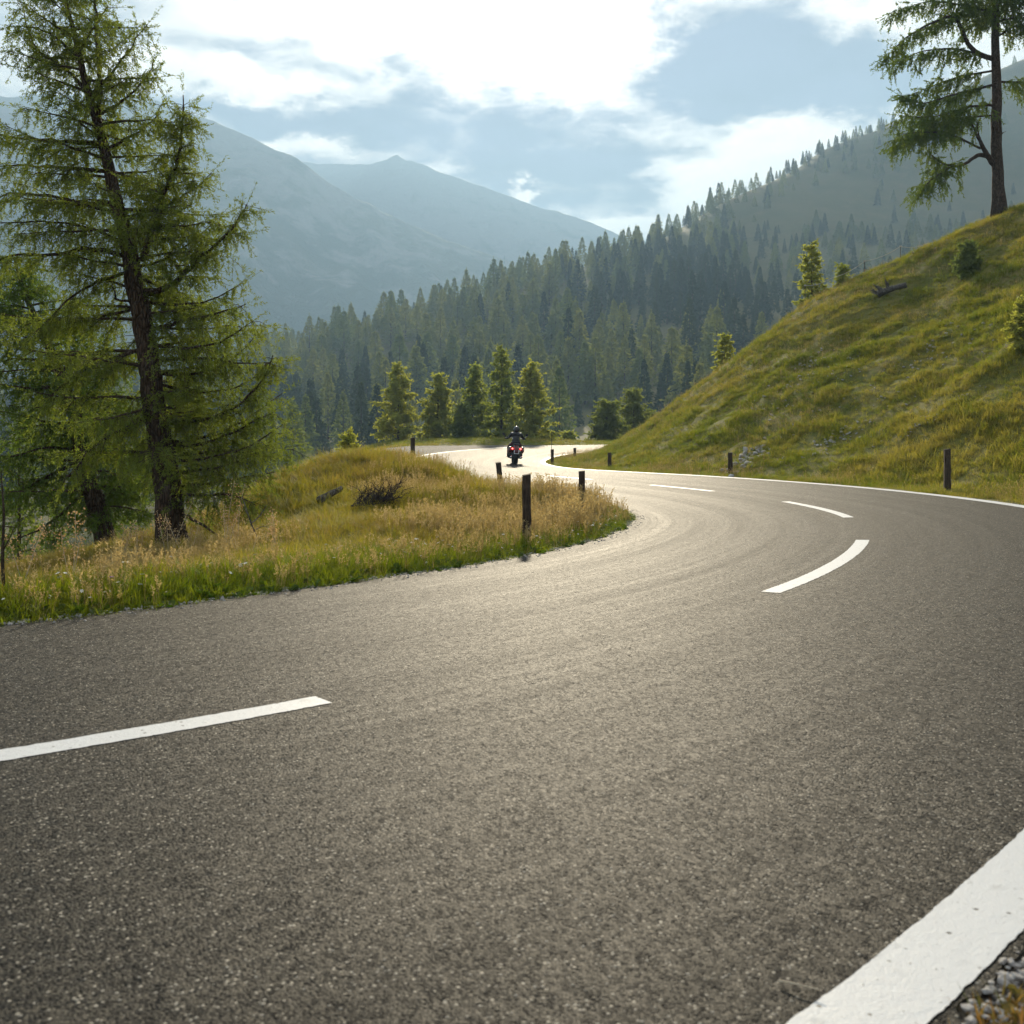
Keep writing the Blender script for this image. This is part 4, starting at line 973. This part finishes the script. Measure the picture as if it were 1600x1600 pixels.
scatter('corner_weeds', np.c_[X, Y, Z][k], zrot(n, g, .3), np.c_[sc, sc, sc], g.integers(0, 3, n), TW, 'rusty orange weeds in the gravel of the near corner'); print('weeds', n)

def scree(px, py, rx, ry, n, smin, smax, ang, g):
    c, s_ = math.cos(ang), math.sin(ang); out = []
    for _ in range(n):
        u, v = g.normal(0, .5, 2); out.append(hit(px + (u * rx * c - v * ry * s_), py + (u * rx * s_ + v * ry * c), 12, 60))
    return np.array(out), g.uniform(smin, smax, n)
g = np.random.default_rng(9); A, S_ = [], []
for a in [(1168, 716, 50, 12, 90, .03, .13, -.5), (1300, 690, 70, 14, 60, .03, .10, -.4), (1260, 575, 40, 12, 40, .03, .10, -.6), (1450, 655, 90, 10, 80, .02, .07, -.5), (1310, 570, 60, 40, 40, .03, .09, -.5), (1480, 535, 70, 25, 40, .03, .10, -.4), (1440, 385, 40, 10, 40, .04, .12, -.3), (1215, 640, 80, 60, 50, .03, .09, -.5), (1400, 600, 150, 60, 60, .02, .07, -.5)]:
    p_, z_ = scree(*a, g); A.append(p_); S_.append(z_ * .82)
A = np.concatenate(A); S_ = np.concatenate(S_); okk = A[:, 1] < 50; A = A[okk]; S_ = S_[okk]; big = np.argsort(-S_ * (A[:, 1] < 40))[:24]
small = np.ones(len(A), bool); small[big] = False
n = small.sum(); scatter('hillside_scree', (A + (0, 0, .03))[small], np.c_[g.normal(0, .3, n), g.normal(0, .3, n), g.uniform(0, 6.28, n)], np.repeat(S_[small][:, None], 3, 1), g.integers(0, 4, n), LS, 'scatter of small pale stones showing through the hill grass')
for i in big:
    o = bpy.data.objects.new('stone', LS[int(g.integers(0, 4))]); COL.objects.link(o); o.location = A[i] + (0, 0, .04); o.scale = (S_[i] * 1.15,) * 3; o.rotation_euler = (g.normal(0, .3), g.normal(0, .3), g.uniform(0, 6.28))
    low = proj(A[i])[0]; 
    lab = 'pale stone in the bare patch behind the roadside post on the hill foot' if low[0] < 1225 and low[1] > 690 else 'pale limestone lying in the grass halfway up the right hill'
    tag(o, lab, 'stone', 'pale stones at the hill foot' if 'bare patch' in lab else 'pale stones on the hill face')

# ------------------------------------------------------------------ posts
def post(px, topy, Y, wd, label, lean=(0, 0), base=None, group='wooden marker posts along the road'):
    b = on_ground(px, Y) if base is None else base; top = CAM_H - (topy - HOR) / FPX * b[1]; h_ = top - b[2]
    g = np.random.default_rng(int(px)); n = 10; V = []; mb = MB()
    levels = np.linspace(-.25, h_, 9)
    prof = [(-1, -.86), (-.86, -1), (.86, -1), (1, -.86), (1, .86), (.86, 1), (-.86, 1), (-1, .86)]
    for i, z in enumerate(levels):
        f = (z + .25) / (h_ + .25); k = wd / 2 * (1.04 - .08 * f)
        for (a, c) in prof: V.append((a * k + lean[0] * max(z, 0) + g.normal(0, .003), c * k + lean[1] * max(z, 0) + g.normal(0, .003), z + (g.normal(0, .006) + .006 * a if i == 8 else 0)))
    F = [(i * 8 + j, i * 8 + (j + 1) % 8, (i + 1) * 8 + (j + 1) % 8, (i + 1) * 8 + j) for i in range(8) for j in range(8)] + [tuple(range(64, 72)), tuple(range(8))[::-1]]
    o = MB().add(np.array(V), F).build('marker_post', M['post'], None, label=label, cat='post', group=group); o.location = b
    o.rotation_euler = (0, 0, g.uniform(-.25, .25)); return o, b, h_
np_, nb, nh = post(823.5, 742, 12.3, .10, 'nearest dark square wooden post, on the grass inside the bend', (-.01, 0))
post(784, 723, 22.3, .105, 'left leaning wooden post behind the nearest post, below the rider', (-.10, 0))
post(909, 736, 16.6, .10, 'wooden post half sunk in the tall golden grass', (.0, 0))
post(645, 684, 30.0, .13, 'wooden post on the mound edge in front of the grey layby')
post(863, 702, 43.5, .12, 'wooden post on the tip of the grass tongue right of the rider')
post(898, 700, 49.0, .12, 'farthest wooden post, on the back of the grass tongue')
post(952.5, 707, 36.5, .13, 'wooden post at the foot of the hill beside the tongue')
post(1141, 707, 28.0, .125, 'wooden post at the hill foot in front of the pale stones')
post(1480, 702, 19.6, .115, 'tall wooden post at the hill foot near the right edge')
# a bent pale straw caught on the nearest post
MB().add(*tube([nb + np.array([.045 - .012, -.058, .16]) + np.array(v) for v in ((-.03, 0, -.03), (-.025, -.01, .03), (0, -.012, .065), (.022, -.008, .05))], .004, 5)).build('bent_straw', M['palestick'], None, label='pale bent straw against the foot of the nearest post', cat='straw')
b = on_ground(862, 44.2)
sp_ = empty('snow_pole', b, label='thin dark snow pole rising behind the post on the tongue', cat='pole')
MB().add(*tube([(0, 0, -.2), (0, 0, 1.34)], .014, 6)).build('pole', M['post'], sp_); MB().add(*tube([(0, 0, 1.30), (0, 0, 1.36)], .018, 6)).build('cap', M['post'], sp_)

# ------------------------------------------------------------------ wood lying about
def branch_mesh(mb, p, d, L, r, g, depth):
    q = [p]; v = nrm(np.array(d, float)); n = 5
    for i in range(n): v = nrm(v + g.normal(0, .22, 3)); q.append(q[-1] + v * L / n)
    mb.add(*tube(q, np.linspace(r, r * .35, n + 1), 4, cap=False))
    if depth:
        for i in range(2, n + 1):
            if g.uniform() < .8: branch_mesh(mb, q[i], v + g.normal(0, .75, 3), L * .55, r * .5, g, depth - 1)
M['brush'] = plain('dead_brush_wood', (.055, .045, .047), .9, .1, var=.4, scale=8)
p = hit(578, 798, 8); g = np.random.default_rng(3); root = empty('dead_shrub', p, label='dark dead shrub lying on the near side of the mound', cat='shrub'); root.scale = (.74, .74, .74)
for i in range(64):
    mb = MB(); a = g.uniform(-.5, .9); x_ = g.uniform(-.38, .30); branch_mesh(mb, np.array([x_, g.uniform(-.2, .2), .08 + .12 * (x_ + .4)]), (math.cos(a) * .7 + .15, g.normal(0, .4), .30 + .45 * g.uniform()), g.uniform(.28, .55), .011, g, 2)
    mb.build('branch', M['brush'], root)
def log_obj(name, a, b_, r, mat, label, cat, stubs=0, seed=1):
    a = np.array(a); b_ = np.array(b_); c = (a + b_) / 2; g = np.random.default_rng(seed); root = empty(name, c, label=label, cat=cat)
    q = smooth_line([a - c, (b_ - a) * .02 + g.normal(0, .02, 3), b_ - c], 9)
    MB().add(*tube(q, r * (1 + g.normal(0, .10, 9)) * np.linspace(1.1, .75, 9), 9)).build('log', mat, root, smooth=True)
    for k in range(stubs):
        o = q[int(g.integers(0, 4))]; mb = MB(); d = nrm(g.normal(0, 1, 3) + (0, 0, .6) + nrm(a - b_) * 1.2); q2 = [o, o + d * r * 1.8, o + d * r * 3.2 + g.normal(0, r * .4, 3)]
        mb.add(*tube(q2, [r * .5, r * .32, r * .1], 5)); mb.build('root', mat, root)
    return root
pa = hit(497, 797, 8); pb = on_ground(534, pa[1] + .25)
log_obj('fallen_log', pa + (0, 0, .15), pb + (0, 0, .18), .055, M['deadwood'], 'short grey log lying left of the dead shrub', 'log')
pa, pb = hit(1372, 468, 15), hit(1412, 458, 15)
log_obj('fallen_log', pa + (0, 0, .20), pb + (.1, 0, .30), .13, M['deadwood'], 'weathered uprooted stump lying high on the right hill', 'stump', 9, 4)
def stick(name, pts, r, mat, label, cat):
    q = smooth_line(pts, 12); o = MB().add(*tube(q - q[0], np.linspace(r, r * .4, 12), 5)).build(name, mat, None, label=label, cat=cat); o.location = q[0]; return o
b = hit(392, 874, 6)
root = empty('dead_sapling', b, label='bare broken dead sapling standing in the grass right of the old larch', cat='sapling')
for pts, r, mt in (([(392, 874), (398, 850), (401, 838)], .010, 'palestick'), ([(401, 838), (392, 818), (385, 796), (378, 775)], .009, 'deadwood'), ([(392, 818), (405, 808), (416, 790)], .007, 'deadwood'), ([(388, 805), (378, 790), (372, 770)], .006, 'deadwood'), ([(398, 828), (410, 822), (420, 824)], .005, 'deadwood')):
    q = smooth_line([P(x, y, b[1]) - b for x, y in pts], 8); MB().add(*tube(q, np.linspace(r, r * .5, 8), 5)).build('stem', M[mt], root)
# straw lying across the near edge line
c = P(1228, 1545, 1920 / (1545 - 680)); stick('dry_straw', [P(1216, 1541, 1920 / 861) + (0, 0, .012), P(1240, 1548, 1920 / 868) + (0, 0, .016), P(1284, 1562, 1920 / 882) + (0, 0, .02)], .0028, M['palestick'], 'pale dry straw lying on the asphalt by the near edge line', 'straw')

# tall dry weeds near the larch feet
def weed(px, py, h_, seed, label, name='dry_weed'):
    g = np.random.default_rng(seed); b = hit(px, py, 5); root = empty(name, b, label=label, cat='plant', group='tall dry weeds by the larches')
    for k in range(3):
        d = np.array([g.normal(0, .2), g.normal(0, .15), 1]); hh = h_ * g.uniform(.7, 1.05); q = [d * np.array([f, f, 1 * f]) * hh + np.array([.05 * f * f * (k - 1), 0, 0]) for f in np.linspace(0, 1, 6)]
        MB().add(*tube(q, np.linspace(.004, .0015, 6), 4, cap=False)).build('stem', M['palestick'], root)
        n_ = 90; f = g.uniform(.45, 1.02, n_); O = np.stack([np.interp(f, np.linspace(0, 1, 6), np.array(q)[:, i]) for i in range(3)], -1) + g.normal(0, .028, (n_, 3))
        MB().add(*leaves(O, nrm(g.normal(0, 1, (n_, 3))), np.full(n_, .01), 1, .015, .0065, g, .5, .01)).build('seed_head', M['weed_dry'], root, kind='stuff')
for i, (px, py, h_, lab) in enumerate([(262, 882, .85, 'tall dry weed in front of the old larch trunk'), (292, 885, .62, 'dry weed just right of the old larch foot'), (352, 868, .85, 'tall pale dry weed between the old larch and dead sapling'), (372, 872, .66, 'dry weed beside the dead sapling'),
                                      (185, 895, .6, 'dry weed in front of the leaning larch foot'), (215, 890, .5, 'short dry weed between the two larch feet'), (112, 915, .55, 'dry weed on the left shoulder below the leaning larch'), (430, 872, .5, 'dry weed on the verge right of the dead sapling'), (35, 920, .5, 'dry weed near the left edge of the shoulder')]): weed(px, py, h_, 200 + i, lab)
# small flowers on the verge
def flower(px, py, mat, label, seed, h_=.2):
    b = hit(px, py, 4); root = empty('wild_flower', b, label=label, cat='flower'); g = np.random.default_rng(seed)
    MB().add(*tube([(0, 0, 0), (.01, 0, h_ * .6), (.005, -.01, h_)], .002, 4)).build('stem', M['herb'], root)
    for k in range(7): 
        a = k * .9; c_ = np.array([.005, -.01, h_]); d = np.array([math.cos(a), math.sin(a), .3]); s_ = np.array([-d[1], d[0], 0]); MB().add(np.array([c_, c_ + d * .012 + s_ * .007, c_ + d * .024, c_ + d * .012 - s_ * .007]), [(0, 1, 2, 3)]).build('petal', mat, root)
flower(173, 946, M['purple'], 'single purple flower on the verge at the left', 1)
# dead snag at the left edge
b = hit(6, 938, 6); root = empty('dead_sapling', b, label='thin dark dead stem at the left edge of the photo', cat='sapling')
MB().add(*tube([(0, 0, -.05), (-.01, 0, .3), (.0, 0, .6), (-.02, 0, .9)], [.014, .012, .009, .004], 5)).build('stem', M['post'], root); MB().add(*tube([(0, 0, .35), (.06, -.02, .45), (.08, 0, .52)], [.006, .005, .002], 4)).build('twig', M['post'], root)

# wire fence that shows over the hill crest
YW = 50.0
fr = empty('wire_fence', on_ground(1350, YW), label='sagging single wire fence against the forest on the hill crest', cat='fence')
fb = np.array(fr.location); wp = [P(x, y, YW) for x, y in ((1258, 446), (1300, 434), (1351, 408), (1407, 385), (1450, 380), (1480, 378))]
M['wire'] = plain('pale_wire', (.45, .43, .38), .5, .5, var=.1)
for a, b_ in zip(wp[:-1], wp[1:]):
    q = [a + (b_ - a) * t - np.array([0, 0, .12 * 4 * t * (1 - t)]) - fb for t in np.linspace(0, 1, 7)]; MB().add(*tube(q, .013, 4)).build('wire', M['wire'], fr)
for a in (wp[0], wp[2], wp[3], wp[5]):
    z0 = float(gz_at(a[0], a[1])); MB().add(*tube([np.array([a[0], a[1], min(z0, a[2] - .3) - .1]) - fb, a + (0, 0, .05) - fb], .018, 5)).build('stake', M['post'], fr)
    MB().add(*box(a - fb, (.10, .06, .07))).build('insulator', M['wire'], fr)

# ------------------------------------------------------------------ motorcycle and rider
M['tyre'] = plain('rubber', (.018, .017, .016), .75, .3, var=.3, scale=40)
M['chrome'] = plain('chrome', (.62, .61, .60), .18, .5, 1.0, var=.05)
M['black'] = plain('black_plastic', (.016, .016, .018), .4, .5, var=.2)
M['red'] = plain('dark_red_paint', (.09, .007, .010), .3, .5, var=.1)
M['plate'] = plain('white_plate', (.72, .74, .78), .5, .4, var=.04)
M['leather'] = plain('black_leather', (.014, .015, .018), .5, .4, var=.3, scale=30)
M['trouser'] = plain('dark_red_trousers', (.060, .012, .016), .7, .3, var=.3, scale=20)
M['stripe'] = plain('white_leather', (.70, .69, .66), .5, .4, var=.05)
M['helmet'] = plain('helmet_shell', (.022, .024, .027), .16, .6, var=.1)
M['visor'] = plain('visor', (.01, .01, .012), .06, .7, var=.02)
def lampmat():
    m_, t, b = principled('tail_light', (.6, .01, .01), .2, .5)
    ob = t.add('ShaderNodeTexCoord').outputs['Object']
    b.inputs['Emission Color'].default_value = (1.0, .06, .05, 1); b.inputs['Emission Strength'].default_value = 5.0
    t.put(b.inputs['Base Color'], t.mix(t.noise(ob, 60), (.5, .01, .01), (.7, .02, .02))); return m_
M['tail'] = lampmat()
def lathe(prof, n=20, axis='x', c=(0, 0, 0)):
    V = []; 
    for (r, h_) in prof:
        for k in range(n):
            a = k * 2 * math.pi / n; p = (h_, r * math.cos(a), r * math.sin(a)) if axis == 'x' else (r * math.cos(a), r * math.sin(a), h_)
            V.append(np.array(p) + c)
    m_ = len(prof); F = [(i * n + j, i * n + (j + 1) % n, (i + 1) * n + (j + 1) % n, (i + 1) * n + j) for i in range(m_ - 1) for j in range(n)]
    F += [tuple(range(n))[::-1], tuple(range((m_ - 1) * n, m_ * n))]; return np.array(V), F
def blob(c, r, seed=0, sub=2, flat=None):
    bm = bmesh.new(); bmesh.ops.create_icosphere(bm, subdivisions=sub, radius=1.0); V = np.array([v.co[:] for v in bm.verts]); F = [tuple(v.index for v in f.verts) for f in bm.faces]; bm.free()
    return V * np.array(r) + np.array(c), F

sB, dB = road_sd(np.array([.13]), np.array([41.0])); bp = road_pt(sB, dB)[0]
tdir = np.array([np.interp(sB, RS, rt[:, i])[0] for i in range(2)]); hd = math.atan2(-tdir[0], tdir[1])
bike = empty('motorcycle', bp, hd - .02, label='dark red touring motorcycle with lit tail lamps on the far bend', cat='motorcycle')
lean = R(3)
bike.rotation_euler = (0, lean, hd - .02)
def bp_(name, geo, mat, parent=None, smooth=False):
    mb = MB()
    for gm in (geo if isinstance(geo, list) else [geo]): mb.add(*gm)
    return mb.build(name, M[mat], parent or bike, smooth)
for nm, y, r, wdt in (('rear_wheel', 0.0, .31, .19), ('front_wheel', 1.55, .32, .12)):
    h_ = wdt / 2; ty = bp_('wheel', lathe([(r * .55, -h_ * .5), (r * .62, -h_ * .6), (r * .62, h_ * .6), (r * .55, h_ * .5)], 22, 'x', (0, y, r)), 'chrome')
    bp_('tyre', lathe([(r * .62, -h_ * .85), (r * .80, -h_), (r * .93, -h_ * .85), (r, -h_ * .35), (r, h_ * .35), (r * .93, h_ * .85), (r * .80, h_), (r * .62, h_ * .85)], 26, 'x', (0, y, r)), 'tyre', ty, True)
    bp_('hub', lathe([(.05, -h_ * .9), (.08, 0), (.05, h_ * .9)], 12, 'x', (0, y, r)), 'chrome', ty)
bp_('rear_fender', tube([(0, -.33, .44), (0, -.27, .58), (0, -.10, .69), (0, .12, .72)], [.085, .10, .11, .11], 10), 'red', smooth=True)
bp_('front_fender', tube([(0, 1.22, .50), (0, 1.40, .67), (0, 1.60, .68), (0, 1.80, .55)], [.06, .075, .075, .05], 8), 'red', smooth=True)
bp_('engine', [box((0, .72, .42), (.34, .42, .32)), lathe([(.13, -.27), (.15, -.1), (.15, .1), (.13, .27)], 14, 'x', (0, .74, .36))], 'black')
for a in (-.35, .35): bp_('cylinder', tube([(0, .72, .45), (0, .72 + a * .6, .72)], [.10, .085], 10), 'chrome')
bp_('fuel_tank', blob((0, .78, .86), (.17, .33, .13)), 'red', smooth=True)
bp_('seat', [blob((0, .32, .76), (.17, .28, .06)), blob((0, -.02, .80), (.13, .18, .055))], 'leather', smooth=True)
bp_('frame', [tube([(-.09, -.02, .34), (-.09, .4, .58), (-.07, 1.05, .95)], .022, 6), tube([(.09, -.02, .34), (.09, .4, .58), (.07, 1.05, .95)], .022, 6), tube([(0, .3, .22), (0, 1.0, .25), (0, 1.15, .90)], .022, 6)], 'black')
for sx in (-1, 1):
    bp_('shock_absorber', tube([(sx * .13, .0, .34), (sx * .13, .14, .66)], .028, 8), 'chrome')
    pn = bp_('pannier', blob((sx * .245, -.02, .565), (.085, .26, .125)), 'red', smooth=True); bp_('lid', blob((sx * .245, -.02, .66), (.082, .24, .05)), 'black', pn, True)
    bp_('exhaust', tube([(sx * .17, .75, .28), (sx * .19, .2, .26), (sx * .20, -.30, .29)], [.03, .045, .05], 10), 'chrome', smooth=True)
    lm = bp_('tail_light', blob((sx * .165, -.30, .63), (.030, .022, .028)), 'tail', smooth=True); bp_('lamp_housing', tube([(sx * .165, -.27, .63), (sx * .15, -.15, .64)], [.045, .03], 10), 'black', lm)
    bp_('fork', tube([(sx * .085, 1.55, .32), (sx * .085, 1.12, 1.02)], .024, 8), 'chrome')
    mr = bp_('mirror', lathe([(.01, -.008), (.05, -.006), (.05, .006), (.01, .012)], 14, 'x'), 'black'); me_ = mr; mr.location = (sx * .48, .98, 1.20); mr.rotation_euler = (0, 0, R(90)); bp_('mirror_stalk', tube([(sx * .36, 1.0, 1.05), (sx * .46, .99, 1.15), (sx * .48, .98, 1.17)], .009, 5), 'chrome')
    bp_('footboard', box((sx * .26, .80, .28), (.13, .30, .03)), 'black')
    bp_('handle_grip', tube([(sx * .30, .90, 1.02), (sx * .43, .84, 1.02)], .02, 8), 'leather')
bp_('handlebar', tube([(-.32, .89, 1.02), (-.18, 1.02, 1.06), (0, 1.06, 1.03), (.18, 1.02, 1.06), (.32, .89, 1.02)], .014, 6), 'chrome')
hl = bp_('headlight', lathe([(.05, 0), (.10, .06), (.11, .12), (.10, .14)], 16, 'z'), 'chrome'); hl.location = (0, 1.12, .93); hl.rotation_euler = (R(-90), 0, 0)
bp_('windscreen', [tube([(-.16, 1.16, 1.05), (-.13, 1.05, 1.28), (0, 1.02, 1.33), (.13, 1.05, 1.28), (.16, 1.16, 1.05)], .01, 5)], 'black')
pt_ = bp_('number_plate', box((0, -.345, .50), (.20, .008, .16), Matrix.Rotation(R(-12), 3, 'X')), 'plate'); bp_('plate_bracket', box((0, -.325, .51), (.22, .02, .18), Matrix.Rotation(R(-12), 3, 'X')), 'black', pt_)
bp_('licence_lamp', blob((0, -.335, .605), (.05, .02, .014)), 'black', pt_)
bp_('antenna', tube([(-.28, -.12, .65), (-.34, -.16, 1.12)], .006, 5), 'chrome')

# rider: one skinned body, clothing and helmet as its parts
def rider():
    root = empty('person', bp, hd - .02, label='motorcyclist in black jacket and helmet riding away, hands on the handlebar', cat='person'); root.rotation_euler = (0, lean, hd - .02)
    Vs, Es, Rr = [], [], []
    def v(p, r, par=None):
        Vs.append(p); Rr.append(r); i = len(Vs) - 1
        if par is not None: Es.append((par, i))
        return i
    pel = v((0, .26, .84), .145); ab = v((0, .30, .99), .142, pel); ch = v((0, .36, 1.13), .168, ab); ut = v((0, .40, 1.225), .125, ch); nk = v((0, .42, 1.30), .058, ut); hdv = v((0, .45, 1.40), .092, nk)
    for s_ in (-1, 1):
        sh = v((s_ * .185, .41, 1.20), .078, ut); elb = v((s_ * .335, .56, 1.03), .055, sh); wr_ = v((s_ * .375, .80, 1.035), .036, elb); pm = v((s_ * .370, .86, 1.04), .033, wr_)
        for k, (ox, ln_) in enumerate(((-.028, .045), (-.010, .052), (.010, .048), (.026, .038))):
            a = v((s_ * .370 + ox, .905, 1.045), .0105, pm); b_ = v((s_ * .370 + ox, .905 + ln_ * .5, 1.015), .0095, a); v((s_ * .370 + ox, .895, .99), .0085, b_)
        th = v((s_ * .330, .85, 1.03), .0115, pm); v((s_ * .325, .875, 1.005), .010, th)
        hp = v((s_ * .11, .28, .80), .105, pel); kn = v((s_ * .265, .66, .70), .072, hp); an = v((s_ * .262, .70, .36), .048, kn); v((s_ * .268, .86, .315), .038, an)
    me = bpy.data.meshes.new('rider_skeleton'); me.from_pydata(Vs, Es, []); o = bpy.data.objects.new('rider_skeleton', me); COL.objects.link(o)
    sk = o.modifiers.new('skin', 'SKIN')
    if not me.skin_vertices: 
        bpy.context.view_layer.objects.active = o; 
    for i, r in enumerate(Rr): me.skin_vertices[0].data[i].radius = (r, r); me.skin_vertices[0].data[i].use_root = (i == 0)
    sb = o.modifiers.new('sub', 'SUBSURF'); sb.levels = 2; sb.render_levels = 2
    dg = bpy.context.evaluated_depsgraph_get(); ev = o.evaluated_get(dg); m2 = bpy.data.meshes.new_from_object(ev, depsgraph=dg)
    bpy.data.objects.remove(o); bo = bpy.data.objects.new('body', m2); COL.objects.link(bo); bo.parent = root
    m2.materials.clear()
    for k in ('leather', 'trouser'): m2.materials.append(M[k])
    for f in m2.polygons: f.use_smooth = True; f.material_index = 1 if (f.center.z < .90 and f.center.z > .40 and f.center.y < .78) else 0
    hm = bp_('helmet', blob((0, .45, 1.395), (.132, .155, .145), sub=3), 'helmet', root, True); bp_('visor', blob((0, .535, 1.40), (.112, .085, .07), sub=2), 'visor', hm, True); bp_('neck_roll', lathe([(.10, 0), (.118, .02), (.115, .05), (.09, .06)], 16, 'z', (0, .445, 1.245)), 'leather', hm, True)
    jk = bp_('jacket_hem', lathe([(.165, 0), (.175, .03), (.168, .07)], 18, 'z', (0, .27, .86)), 'leather', root, True)
    for s_ in (-1, 1):
        bp_('shoulder_patch', blob((s_ * .165, .375, 1.262), (.062, .05, .02), sub=2), 'stripe', root, True)
        bp_('boot', [blob((s_ * .268, .80, .325), (.052, .135, .05)), tube([(s_ * .262, .70, .34), (s_ * .262, .70, .50)], [.058, .062], 10)], 'leather', root, True)
    return root
rider()
